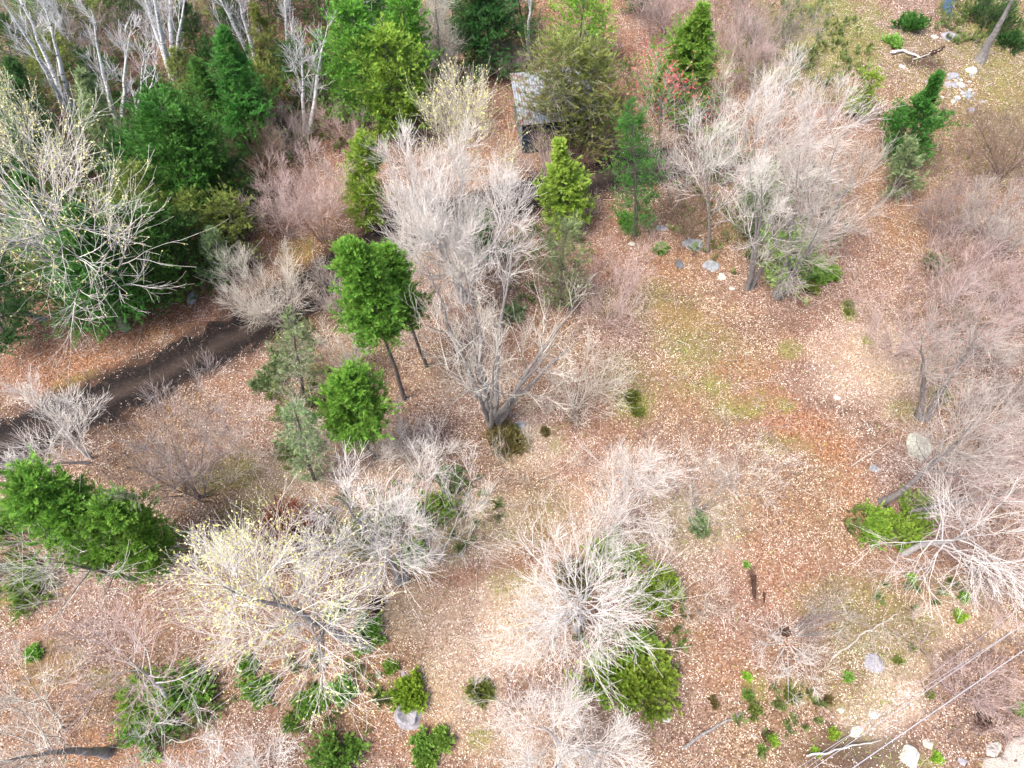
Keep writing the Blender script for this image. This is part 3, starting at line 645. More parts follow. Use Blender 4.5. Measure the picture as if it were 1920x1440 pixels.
# ------------------------------------------------------------------ birches, dead trees, bare trees
def birch(label, base, top, r, seed, **k):
    kk = dict(twig='birch', n=(12, 6, 5, 2), clear=.2, ang=.42, up=.7, tip=.012, wig=.13, hs=1.0); kk.update(k)
    return bare('birch_tree', 'tree', label, base, top, r, seed, **kk)
birch('white birch with three long stems leaning to the top left corner', (138, 212), (20, -40), 80, 61, stems=3, spread=.42, trunk_r=.2, n=(9, 5, 5, 2))
birch('thin white birch behind the three-stemmed one, leaning left', (170, 135), (80, -15), 45, 62, trunk_r=.09)
birch('slender forked birch standing between the leaning birch and the crooked one', (226, 236), (190, 15), 60, 63, stems=2, spread=.35, trunk_r=.16)
birch('thick white birch clump with many stems at the top left', (330, 150), (285, -90), 85, 64, stems=4, spread=.5, trunk_r=.24, n=(9, 6, 5, 2))
birch('crooked little white birch with two bent side limbs in front of the dark spruces', (262, 262), (272, 90), 62, 65, n=(6, 5, 4, 3), wig=.24, trunk_r=.10, clear=.35, ang=.8)
birch('white birch pair leaning left behind the tallest pointed spruce', (482, 130), (400, -60), 55, 66, stems=2, spread=.4, trunk_r=.2)
birch('white birch with a forked top rising beside the pinkish brush', (577, 245), (580, 15), 78, 67, stems=2, spread=.45, trunk_r=.17, wig=.18)
birch('white birch cut by the top edge, behind the fork-topped birch', (545, 100), (530, -90), 45, 68, stems=2, spread=.3, trunk_r=.1)
bare('dead_tree', 'tree', 'dead grey standing trunk with short broken side limbs in front of the cedars', (732, 150), (708, -60), 70, 69, 'white', 'grey', n=(16, 4, 3, 0), clear=.25, ang=1.25, up=.1, trunk_r=.17, wig=.2)
birch('straight pale trunk rising behind the shed to the top edge', (990, 112), (1003, -80), 55, 70, trunk_r=.13, clear=.5)
birch('short pale trunk with drooping limbs, left of the straight trunk behind the shed', (962, 55), (952, -90), 42, 71, trunk_r=.11, clear=.25, up=-.3)
bare('larch_tree', 'tree', 'feathery brown leafless larch with a narrow column of fine twigs', (828, 165), (818, -40), 38, 72, 'cream', 'grey', n=(110, 6, 5, 2), clear=.06, ang=1.1, up=.5, tip=.006, hs=1.0, trunk_r=.14)
bare('leaning_trunk', 'tree', 'thick grey trunk with flared roots cut off by the top right corner', (1838, 112), (1935, -60), 70, 73, 'grey', 'grey', n=(6, 5, 4, 2), clear=.75, trunk_r=.30)

def tree(label, base, top, r, seed, **k):
    return bare('bare_tree', 'tree', label, base, top, r, seed, **k)
tree('pale budding tree on the left edge with yellowish leaf buds over dark spruces', (235, 615), (20, 300), 205, 81, twig='white', bark='grey', bud='bud', n=(26, 8, 6, 3), trunk_r=.22, clear=.28, ang=.95, up=.35)
tree('pale yellow budding tree top left of the stand, above the other budding tree', (70, 380), (10, 210), 110, 82, twig='cream', bark='grey', bud='bud', n=(14, 8, 6, 3), ang=.7)
tree('bare pale tree leaning out over the left edge, beside the rusty leaves', (85, 600), (-60, 545), 110, 83, twig='white', bark='grey', n=(12, 7, 5, 3), trunk_r=.17)
tree('big pale spreading tree, broadest bare crown in the upper middle', (868, 560), (855, 250), 160, 84, twig='white', stems=5, n=(24, 9, 7, 5), spread=.62, trunk_r=.15, clear=.22, ang=.72, up=.6, tip=.008)
tree('pale tree with yellow buds on its top, rising behind the big spreading tree', (862, 420), (868, 165), 105, 85, twig='cream', bark='white', bud='bud', nbud=2, n=(20, 8, 7, 4), clear=.25, ang=.65, up=.7)
tree('beige multi-stemmed tree fanning up from the mossy mound', (925, 795), (975, 490), 190, 86, twig='cream', bark='grey', stems=8, n=(8, 6, 5, 3), spread=.85, trunk_r=.16, clear=.3, ang=.6, tip=.006)
tree('tall grey-barked trunk left of the beige fan of stems', (915, 780), (862, 430), 80, 87, twig='cream', bark='grey', n=(9, 6, 5, 3), clear=.35, trunk_r=.15)
tree('thin dark bare trunk between the cedar twins and the beige fan', (855, 665), (815, 510), 40, 88, twig='grey', bark='grey', n=(8, 5, 4, 2), clear=.5)
tree('large pale tree in the right thicket, highest and whitest crown', (1400, 390), (1510, 125), 140, 89, twig='white', stems=5, n=(17, 8, 6, 4), spread=.6, trunk_r=.11)
tree('grey tree on the right side of the thicket, twigs sweeping to the right', (1458, 556), (1600, 265), 140, 90, twig='grey', stems=4, n=(14, 8, 7, 4), spread=.6, trunk_r=.14)
tree('grey leaning trunks with a pale crown in the middle of the thicket', (1405, 538), (1490, 270), 115, 91, twig='white', bark='grey', stems=3, n=(12, 8, 6, 4), spread=.5, trunk_r=.14)
tree('small pale tree at the left end of the thicket near the boulders', (1330, 470), (1335, 235), 95, 92, twig='white', bark='grey', n=(16, 8, 6, 3), clear=.35)
tree('small pale twiggy tree behind the boulder tree, above the green patch', (1365, 270), (1395, 120), 80, 93, twig='cream', bark='white', stems=2, n=(10, 7, 6, 3))
tree('slim grey tree inside the thicket, tilted right with drooping limbs', (1480, 450), (1500, 320), 90, 94, twig='white', n=(12, 7, 6, 3), up=-.2)
tree('red-budded little tree at the foot of the vivid green cedar', (1235, 300), (1240, 120), 70, 95, twig='grey', bark='grey', bud='redbud', nbud=3, n=(14, 7, 5, 2), budsize=.10)
tree('grey twiggy tree between the dark track and the boulders', (1265, 385), (1255, 250), 80, 96, twig='grey', n=(16, 8, 6, 3), clear=.2, stems=2)
tree('lilac-grey tree on the right edge with two leaning trunks', (1730, 785), (1855, 555), 130, 97, twig='grey', bark='grey', stems=2, n=(16, 8, 7, 4), spread=.4, trunk_r=.17, bud='redbud', nbud=1, budsize=.04)
tree('reddish fine-twigged tree at the right edge above the lilac-grey one', (1790, 640), (1850, 530), 120, 98, twig='pink', bark='grey', n=(16, 8, 6, 3), stems=2)
tree('grey tree leaning far right past the large pale rock', (1655, 940), (1890, 740), 115, 99, twig='grey', bark='grey', n=(20, 8, 6, 4), trunk_r=.16, clear=.4)
tree('pale tree leaning right over the edge, below the large pale rock', (1700, 960), (1930, 860), 100, 100, twig='pink', bark='grey', n=(16, 8, 6, 3), stems=2, trunk_r=.13)
tree('white-limbed tree at the lower right edge, twigs fanning down', (1695, 1035), (1880, 985, 7.0), 125, 101, twig='white', bark='white', n=(16, 7, 6, 4), trunk_r=.15, ang=1.0, up=.1, clear=.35)
tree('white star-shaped crown seen from above, beside the green junipers', (1082, 1180), (1100, 1100, 8.0), 135, 102, twig='white', n=(34, 8, 6, 4), ang=1.15, up=.35, clear=.38, trunk_r=.16, tip=.008, wig=.14)
tree('hazy pale tree just above the star-shaped crown', (1150, 1000), (1200, 860, 8.0), 125, 103, twig='white', bark='white', stems=3, n=(13, 8, 7, 4), spread=.6)
tree('faint fine-twigged tree to the right of the hazy pale one', (1310, 960), (1345, 850, 6), 110, 104, twig='cream', bark='grey', stems=3, n=(8, 7, 6, 3), tip=.005)
tree('big white crown at the bottom edge, widest of the lower bare trees', (1065, 1415), (1075, 1410, 7.5), 150, 105, twig='white', stems=3, n=(16, 9, 7, 4), spread=.5, ang=1.05, up=.3, clear=.3, trunk_r=.13, tip=.008)
tree('pale green-tinged tree leaning up-left under the bright cedar', (755, 1090), (665, 870), 150, 106, twig='white', bark='grey', stems=2, n=(18, 8, 7, 4), spread=.35, trunk_r=.17, clear=.25, ang=.95)
tree('pale open tree right of the green-tinged tree', (815, 1055), (795, 905, 7), 130, 107, twig='white', bark='white', stems=3, n=(11, 8, 6, 4), spread=.6)
tree('yellow-budding tree with a thick bent grey trunk, spreading over the lower left', (690, 1212), (385, 1080, 10), 140, 108, twig='white', bark='grey', bud='bud', nbud=2, n=(34, 8, 6, 4), trunk_r=.24, clear=.32, ang=1.0, up=.25, wig=.13)
tree('yellow-tipped pale tree up-right of the bent grey trunk', (520, 1130), (455, 1020, 7), 110, 109, twig='white', bark='grey', bud='bud', nbud=3, n=(16, 8, 6, 3), ang=.9)
tree('pinkish white tree low on the left of the yellow-budding crown', (320, 1310), (200, 1215, 7), 120, 110, twig='pink', bark='white', n=(16, 8, 6, 3), ang=.95, trunk_r=.1)
tree('tree leaning in from the bottom left corner with a furrowed grey trunk', (200, 1412), (-20, 1425, 7), 110, 111, twig='cream', bark='grey', n=(14, 7, 5, 3), trunk_r=.2, clear=.4)
tree('white twiggy tree on the bottom edge right of the juniper mat', (465, 1420), (420, 1425, 6), 125, 112, twig='white', n=(18, 8, 6, 4), ang=1.0, stems=2)
tree('thin beige tree at the left edge above the bottom left corner', (120, 1370), (20, 1260, 6), 110, 113, twig='cream', n=(12, 7, 5, 3), ang=.95)
tree('small white twiggy tree left of the dark rotten stump', (610, 1250), (575, 1155, 4.5), 80, 114, twig='white', n=(9, 6, 5, 3), ang=1.0, trunk_r=.05)
tree('fan of white limbs over the left end of the dark track', (165, 862), (15, 755), 105, 115, twig='white', n=(20, 8, 6, 3), stems=3, spread=.7, clear=.2, ang=.55, trunk_r=.08)
tree('grey-white fan tree left of the glossy cedar base', (250, 1085), (60, 1040, 7), 120, 116, twig='white', bark='grey', n=(16, 8, 5, 3), trunk_r=.13, clear=.25, ang=.8)
tree('pale fine tree with dim twigs between the left cedar and the bent trunk', (640, 860), (590, 780, 4), 90, 117, twig='cream', n=(12, 7, 6, 3), stems=3)
tree('pale twiggy tree right of the bright rounded cedar', (800, 900), (780, 800, 4.5), 90, 118, twig='white', n=(12, 7, 6, 3), stems=3)

def shrub(label, base, top, r, seed, **k):
    kk = dict(twig='pink', stems=7, n=(9, 6, 5, 3), spread=.75, clear=.15, ang=.5, tip=.0055, trunk_r=.035); kk.update(k)
    return bare('bare_shrub', 'shrub', label, base, top, r, seed, **kk)
shrub('pink-grey bush of upright twigs on the far side of the dark track', (540, 610), (470, 510), 82, 131, twig='cream', bark='pink', n=(14, 8, 6, 3))
shrub('pinkish plume of fine twigs between the narrow cedar and the spruce stand', (605, 450), (562, 300), 82, 132, n=(14, 8, 6, 3))
shrub('smaller pink bush touching the lower left of the pinkish plume', (545, 440), (510, 345), 70, 133, twig='pink')
shrub('mauve cloud of fine twigs spreading over the dark track', (380, 935), (300, 765), 125, 134, twig='mauve', n=(14, 8, 6, 3), stems=6)
shrub('beige bush with dark stems below the mauve cloud of twigs', (345, 925), (290, 870), 70, 135, twig='brown', n=(9, 7, 5, 2))
shrub('low shrub with dark stems fanning right and white twigs fanning down', (1490, 1188), (1575, 1145, 1.8), 66, 136, twig='mauve', bark='grey', n=(5, 5, 4, 2), ang=.6, spread=.5)
shrub('tuft of white dead twigs below the dark-stemmed shrub', (1480, 1205), (1492, 1245, 1.6), 60, 137, twig='white', n=(4, 5, 4, 2), ang=.8, spread=1.2)
shrub('mauve shrub thicket at the top edge right of the vivid cedar', (1430, 110), (1440, 10), 85, 138, twig='mauve', n=(12, 8, 6, 3))
shrub('pale mauve shrub directly right of the vivid cedar', (1395, 170), (1400, 60), 70, 139, twig='pink', n=(12, 8, 6, 3))
shrub('lighter shrub at the top edge beside the grassy patch', (1250, 60), (1240, -20), 70, 140, twig='pink', n=(10, 7, 6, 3))
shrub('grey shrub on the right edge above the reddish tree', (1870, 480), (1885, 370), 85, 141, twig='grey', n=(11, 7, 6, 3))
shrub('brownish shrub at the right edge below the pale rock in the gully', (1880, 330), (1900, 230), 80, 142, twig='brown', n=(11, 7, 6, 3))
shrub('pink brush under the birches, right of the thick white clump', (430, 90), (420, 20), 70, 143, twig='mauve', n=(7, 5, 5, 2))
shrub('pink brush behind the crooked little birch', (235, 110), (220, 30), 80, 144, twig='mauve', n=(7, 5, 5, 2))
shrub('pink brush on the left of the slender forked birch', (130, 130), (110, 60), 80, 145, twig='mauve', n=(7, 5, 5, 2))
shrub('mauve brush in the top left corner', (50, 80), (30, 10), 90, 146, twig='mauve', n=(7, 5, 5, 2))
shrub('pinkish brush at the foot of the fork-topped birch', (645, 265), (640, 205), 55, 147)
shrub('brown brush between the spruce stand and the pinkish plume', (490, 330), (470, 260), 70, 148, twig='brown')
shrub('brown brush right below the fork-topped birch', (545, 290), (535, 225), 55, 149, twig='mauve')
shrub('rusty brush left of the shed', (900, 245), (890, 190), 55, 150, twig='brown')
shrub('thorny brown shrub at the front corner of the shed', (1020, 330), (1010, 280), 60, 151, twig='pink')
shrub('dead brown bough pile at the foot of the olive cedar', (1085, 292), (1090, 262), 50, 152, twig='brown')
shrub('olive-brown shrub right of the shed end', (1160, 210), (1165, 150), 45, 153, twig='brown')
shrub('grey shrub behind the shed, between the pale trunks and the roof', (945, 150), (945, 100), 40, 154, twig='mauve')
shrub('tangle of grey twigs along the near side of the dark track', (640, 590), (615, 530), 60, 155, twig='grey')
shrub('low grey tangle under the cedar twins', (660, 700), (640, 640), 70, 156, twig='cream')
shrub('beige low tangle in the middle of the clearing, right of the mossy mound', (1080, 760), (1090, 700), 80, 157, twig='cream')
shrub('pinkish beige tangle right of the beige fan of stems', (1140, 600), (1160, 540), 80, 158, twig='pink')
shrub('lone pink shrub on the right slope beside the lilac-grey tree', (1680, 660), (1690, 610), 80, 159, twig='pink')
for q, (bp, tp, r_, tw_, lab) in enumerate([
    ((880, 720), (880, 660), 110, 'cream', 'very fine pale sapling veil left of the beige stems, above the pale leaves'), ((720, 860), (710, 800), 100, 'cream', 'very fine pale sapling veil just right of the bright rounded cedar'),
    ((1000, 900), (1010, 870), 90, 'cream', 'very fine sapling on pale leaves between the mossy mound and the hazy pale tree'), ((1390, 920), (1400, 860), 110, 'white', 'very fine pale sapling on the open lower slope'),
    ((170, 1180), (120, 1150), 110, 'pink', 'very fine pinkish sapling left of the yellow-budding crown'), ((640, 1140), (630, 1110), 90, 'white', 'very fine white sapling just above the bent grey trunk'),
    ((1180, 520), (1190, 460), 80, 'pink', 'very fine pinkish sapling between the beige fan and the boulders'), ((1750, 900), (1780, 850), 110, 'pink', 'very fine pinkish sapling behind the olive junipers at the right'),
    ((1650, 620), (1660, 560), 110, 'pink', 'very fine pinkish sapling on the open slope, left of the lilac-grey tree'), ((1640, 1170), (1650, 1140), 90, 'cream', 'very fine beige sapling on the pale grass near the flat rock'),
    ((960, 1320), (950, 1300), 80, 'white', 'very fine white sapling left of the widest bottom crown'), ((480, 860), (470, 810), 80, 'cream', 'very fine beige sapling on the near side of the mauve cloud'),
    ((760, 640), (750, 560), 80, 'cream', 'very fine beige sapling between the cedar twins and the grey trunk'), ((300, 1390), (290, 1370), 100, 'white', 'very fine white sapling over the lower end of the juniper mat'),
    ((1560, 440), (1570, 370), 80, 'grey', 'very fine grey sapling at the right foot of the thicket'), ((1320, 1150), (1330, 1120), 70, 'cream', 'very fine sapling right of the star-shaped crown junipers')]):
    shrub(lab, bp, tp, r_ * .9, 500 + q, twig=tw_, stems=4, n=(6, 6, 5, 3), tip=.0042, ang=.7, spread=.9, trunk_r=.02)
for q, (bp, tp, r_, tw_, lab) in enumerate([
    ((1830, 660), (1850, 590), 90, 'grey', 'grey-pink thicket shrub at the right edge behind the two leaning trunks'), ((1900, 760), (1925, 690), 90, 'grey', 'grey thicket shrub on the right edge level with the large pale rock'),
    ((1800, 540), (1820, 470), 85, 'pink', 'pink-grey thicket shrub above the reddish fine-twigged tree'), ((1900, 590), (1920, 520), 85, 'pink', 'pink thicket shrub cut by the right edge, beside the reddish tree'),
    ((1880, 880), (1910, 830), 80, 'pink', 'pink thicket shrub on the right edge above the white-limbed tree')]):
    shrub(lab, bp, tp, r_, 540 + q, twig=tw_, n=(9, 7, 6, 3))
shrub('pink-white shrub on the right edge above the power lines', (1850, 1080), (1890, 1050, 3), 90, 160, twig='pink', ang=.9)
shrub('thin pink shrub beside the power lines', (1730, 1210), (1740, 1190, 2), 50, 161, twig='pink', stems=4, n=(4, 4, 3, 2))
shrub('pink tangle between the wires and the lower right gravel', (1830, 1310), (1840, 1300, 1.6), 80, 162, twig='pink', n=(7, 6, 5, 2), ang=.9)
shrub('mauve brush beyond the right thicket, near the dull hemlock', (1770, 440), (1790, 380), 70, 163, twig='mauve')
shrub('brown dead grass-like shrub in the dark thicket floor', (1290, 440), (1290, 400), 55, 164, twig='brown')
bare('dead_bush', 'shrub', 'dense rust-red dead bush left of the green-tinged tree', (530, 1050), (520, 985, 2.4), 50, 165, 'rust', 'rust', stems=8, n=(12, 8, 6, 3), clear=.1, ang=.9, spread=.7, trunk_r=.03, bud='rust', nbud=2, budsize=.09)

# ------------------------------------------------------------------ junipers, bushes, seedlings
for pos, r, sd, lf, h, dn, lab, kw in [
    ((1210, 1285), 78, 201, 'bright', 1.0, 1.3, 'big bright juniper beside the widest bottom crown, right half', dict(size=.3, stems=40)),
    ((1140, 1275), 72, 202, 'lime', .7, .9, 'darker spreading juniper half covered by the widest bottom crown', dict(stems=34)),
    ((1205, 1215), 42, 203, 'juniper', .9, 1.0, 'small juniper tuft just above the big bright juniper', {}),
    ((1236, 1112), 60, 204, 'lime', .8, 1.0, 'green juniper on the right under the star-shaped crown', dict(stems=34)),
    ((1150, 1045), 62, 205, 'lime', .6, .8, 'green juniper behind the star-shaped crown limbs', dict(stems=34)),
    ((1070, 1085), 46, 206, 'moss', .6, .8, 'olive juniper on the left under the star-shaped crown', {}),
    ((1680, 995), 54, 207, 'bright', .9, 1.1, 'olive juniper at the foot of the white-limbed tree, right lobe', {}),
    ((1628, 985), 46, 208, 'bright', .9, 1.1, 'olive juniper left lobe, next to the bigger one under the white-limbed tree', {}),
    ((1710, 960), 46, 209, 'bright', .8, .9, 'olive juniper tuft below the large pale rock', {}),
    ((285, 1310), 62, 210, 'lime', .6, 1.1, 'wide flat juniper mat at the lower left', dict(stems=44)),
    ((360, 1295), 56, 211, 'juniper', .6, 1.0, 'juniper mat joined to the right of the wide flat mat', dict(stems=34)),
    ((285, 1370), 54, 212, 'juniper', .5, .8, 'juniper mat below the wide flat mat, laced with white twigs', dict(stems=30)),
    ((465, 1250), 22, 213, 'juniper', .9, 1.0, 'small juniper topmost of three under the yellow-budding crown', {}),
    ((487, 1293), 36, 214, 'juniper', .8, 1.0, 'round juniper below the small topmost one', {}),
    ((645, 1293), 32, 215, 'juniper', .8, 1.0, 'round juniper left of the one growing on the grey stump', {}),
    ((695, 1190), 40, 216, 'juniper', .8, 1.0, 'juniper at the foot of the bent grey trunk', {}),
    ((628, 1148), 24, 217, 'juniper', .7, .9, 'small juniper left of the rotten stump', {}),
    ((770, 1300), 42, 218, 'lime', 1.0, 1.6, 'dense round juniper growing on the grey stump', dict(stems=40)),
    ((792, 1398), 28, 219, 'juniper', .8, 1.0, 'left one of two small junipers near the bottom edge', {}),
    ((828, 1385), 24, 220, 'juniper', .8, 1.0, 'right one of two small junipers near the bottom edge', {}),
    ((630, 1432), 60, 221, 'juniper', .7, 1.0, 'juniper cut by the bottom edge', dict(stems=34)),
    ((800, 1430), 24, 222, 'juniper', .7, 1.0, 'tiny juniper below the pair near the bottom edge', {}),
    ((575, 1320), 24, 223, 'juniper', .7, .9, 'ragged juniper sprig in the litter between two round junipers', {}),
    ((545, 1357), 14, 224, 'juniper', .7, 1.0, 'tiny green tuft below the ragged juniper sprig', {}),
    ((600, 1310), 20, 225, 'juniper', .6, .8, 'small sprawling sprig right of the ragged juniper sprig', {}),
    ((735, 1250), 14, 226, 'juniper', .7, .9, 'tiny green tuft above the juniper on the grey stump', {}),
    ((900, 1298), 26, 227, 'olive', .4, .7, 'yellowish low tuft alone on pale leaves at bottom centre', {}),
    ((665, 1398), 16, 228, 'juniper', .6, .8, 'tiny green tuft above the bottom-cut juniper', {}),
    ((65, 1225), 16, 229, 'juniper', .8, .9, 'thin upright green sprig on rusty leaves at the left', {}),
    ((945, 830), 44, 230, 'moss', .4, 1.3, 'brown mossy mound at the foot of the beige fan of stems', dict(stems=44, size=.16)),
    ((957, 808), 20, 231, 'olive', .4, 1.2, 'small greener moss cushion on the mossy mound', dict(size=.14)),
    ((1023, 808), 9, 232, 'moss', .5, 1.0, 'tiny dark moss tuft right of the grey stone', {}),
    ((1185, 745), 14, 233, 'olive', .2, 1.0, 'moss cushion in the open clearing, top of a small group', {}),
    ((1195, 770), 11, 234, 'olive', .2, 1.0, 'moss cushion in the open clearing, bottom of a small group', {}),
    ((1530, 525), 26, 235, 'juniper', .9, .9, 'green cedar seedling right of the thicket trunks', {}),
    ((1558, 520), 20, 236, 'juniper', .9, .9, 'taller cedar seedling at the right end of the thicket', {}),
    ((1518, 545), 16, 237, 'olive', .7, .8, 'dull low seedling below the two cedar seedlings', {}),
    ((1240, 468), 14, 238, 'juniper', .8, .9, 'small green seedling between the track hemlock and the boulders', {}),
    ((1590, 575), 9, 239, 'olive', .5, .9, 'upper one of two moss tufts on the open slope', {}),
    ((1590, 587), 8, 240, 'olive', .5, .9, 'lower one of two moss tufts on the open slope', {}),
    ((1705, 55), 36, 241, 'spruce', 1.0, 1.1, 'dark green juniper beside the rock pool at the top right', {}),
    ((1672, 85), 18, 242, 'juniper', .7, .9, 'low green tuft below the dark juniper at the top right', {}),
    ((1850, 45), 70, 243, 'dark', .4, .7, 'dark ground juniper between the rock pool and the leaning trunk', dict(stems=34)),
    ((1892, 85), 30, 244, 'dark', .6, .8, 'dark tuft at the foot of the leaning trunk', {}),
    ((1755, 500), 24, 245, 'grey', .5, .7, 'dull green tuft on the slope above the lilac-grey tree', {}),
    ((1760, 745), 14, 246, 'olive', .6, .9, 'olive tuft right of the two leaning trunks', {}),
    ((1310, 985), 24, 247, 'grey', .6, .7, 'grey-green tuft under the faint fine-twigged tree', {}),
    ((1480, 490), 30, 248, 'juniper', .8, .9, 'green juniper behind the grey thicket trunks', {}),
    ((845, 900), 30, 249, 'grey', .5, .6, 'thin green shrub under the pale open tree', {}),
    ((815, 960), 48, 250, 'juniper', .5, .6, 'juniper showing through the pale open tree', {}),
    ((775, 1045), 30, 251, 'juniper', .5, .7, 'juniper at the base of the green-tinged tree', {}),
    ((700, 1000), 60, 252, 'grey', .5, .6, 'grey-green juniper showing through the green-tinged tree', {}),
    ((1680, 230), 30, 253, 'spruce', 1.0, 1.0, 'dark green lower lobe beside the fir with the long leader', {}),
    ((60, 1110), 50, 254, 'juniper', .5, .7, 'green juniper under the grey-white fan tree', {}),
    ((20, 990), 60, 255, 'juniper', .7, .8, 'green juniper at the left edge below the glossy cedar', {}),
    ((1120, 285), 20, 256, 'spruce', .8, .8, 'dark green tuft behind the small pointed cedar', {}),
    ((1175, 415), 18, 257, 'juniper', .8, .9, 'low green sprig at the foot of the track hemlock', {}),
    ((960, 590), 26, 258, 'grey', .5, .6, 'dull green tuft among the beige stems', {}),
    ((500, 720), 30, 259, 'grey', .5, .6, 'dull green shrub on the near bank of the track', {}),
    ((540, 690), 36, 260, 'grey', .6, .6, 'grey-green shrub above the see-through hemlock', {}),
]:
    bush('juniper_bush' if r > 25 else 'moss_tuft' if lf == 'moss' else 'green_seedling', 'bush' if r > 25 else 'small plant', lab, pos, r, sd, lf, h, dn, **kw)
for q, (pos, r, lf, lab) in enumerate([
    ((1402, 1268), 11, 'lime', 'bright seedling right below the white dead twigs'), ((1403, 1303), 10, 'juniper', 'dull seedling above a larger olive tuft'),
    ((1412, 1332), 19, 'olive', 'large olive tuft on brown litter left of the wires'), ((1448, 1388), 14, 'lime', 'lime seedling left of the wires near the bottom edge'),
    ((1428, 1407), 9, 'juniper', 'tiny seedling just below the lime one near the bottom edge'), ((1563, 1375), 12, 'lime', 'lime seedling touching the wires'),
    ((1529, 1410), 9, 'lime', 'tiny seedling under the lower end of the wires'), ((1758, 1418), 13, 'lime', 'lime seedling beside the pale gravel corner'),
    ((1708, 1082), 11, 'lime', 'green seedling below the white-limbed tree'), ((1807, 1118), 13, 'juniper', 'upper one of two seedlings near the right edge'),
    ((1800, 1157), 15, 'lime', 'lower yellow-green one of two seedlings near the right edge'), ((1590, 1270), 11, 'juniper', 'seedling below the flat grey rock'),
    ((1685, 1238), 9, 'olive', 'seedling to the right of the flat grey rock'), ((1710, 1213), 8, 'olive', 'faint seedling up-right of the flat grey rock'),
    ((1483, 1300), 17, 'olive', 'olive tuft among brown leaves below the dead twigs'), ((1338, 1318), 13, 'moss', 'brown-olive moss lump left of the seedlings'),
    ((1915, 1335), 18, 'juniper', 'dark seedling cut by the right edge'), ((1553, 1312), 9, 'moss', 'tiny brownish tuft in the brown litter left of the wires'), ((1748, 1303), 8, 'olive', 'tiny olive tuft between the two wire bundles'),
    ((1400, 1058), 7, 'juniper', 'tiny seedling on the open lower slope')]):
    bush('green_seedling', 'small plant', lab, pos, r, 300 + q, lf, .7, .9, size=.14, stems=14, group='seedlings on the lower right slope')

# ------------------------------------------------------------------ rocks, stumps, logs
def rock_mesh(g, a, b, c, n=26):
    u = np.linspace(0, np.pi * 2, n, endpoint=False); w = np.linspace(.02, np.pi - .02, n // 2)
    U, V = np.meshgrid(u, w); d = np.stack([np.cos(U) * np.sin(V), np.sin(U) * np.sin(V), np.cos(V)], -1)
    r = np.ones(U.shape)
    for q in range(11):
        nrm = norm(g.normal(0, 1, 3)); r = np.minimum(r, (.62 + .25 * g.random()) / np.maximum(d @ nrm, .05))
    r = r * (1 + .05 * g.normal(0, 1, U.shape) * np.sin(V)); v = d * r[..., None] * np.array((a, b, c)) - np.array((0, 0, c * .18))
    i = np.arange(v.shape[0] * v.shape[1]).reshape(v.shape[:2]); j = np.roll(i, -1, 1)
    return v.reshape(-1, 3), np.stack([i[:-1], i[1:], j[1:], j[:-1]], -1).reshape(-1, 4)
ROCK = {'grey': mat_bark('grey_stone', (.11, .115, .12), (.36, .37, .38), 5), 'pale': mat_bark('pale_stone', (.26, .24, .21), (.60, .57, .51), 5), 'dark': mat_bark('dark_wet_stone', (.05, .05, .055), (.18, .18, .19), 4),
        'lilac': mat_bark('lilac_stone', (.15, .14, .155), (.40, .375, .40), 5), 'lichen': mat_bark('lichen_stone', (.20, .20, .15), (.62, .61, .50), 6)}
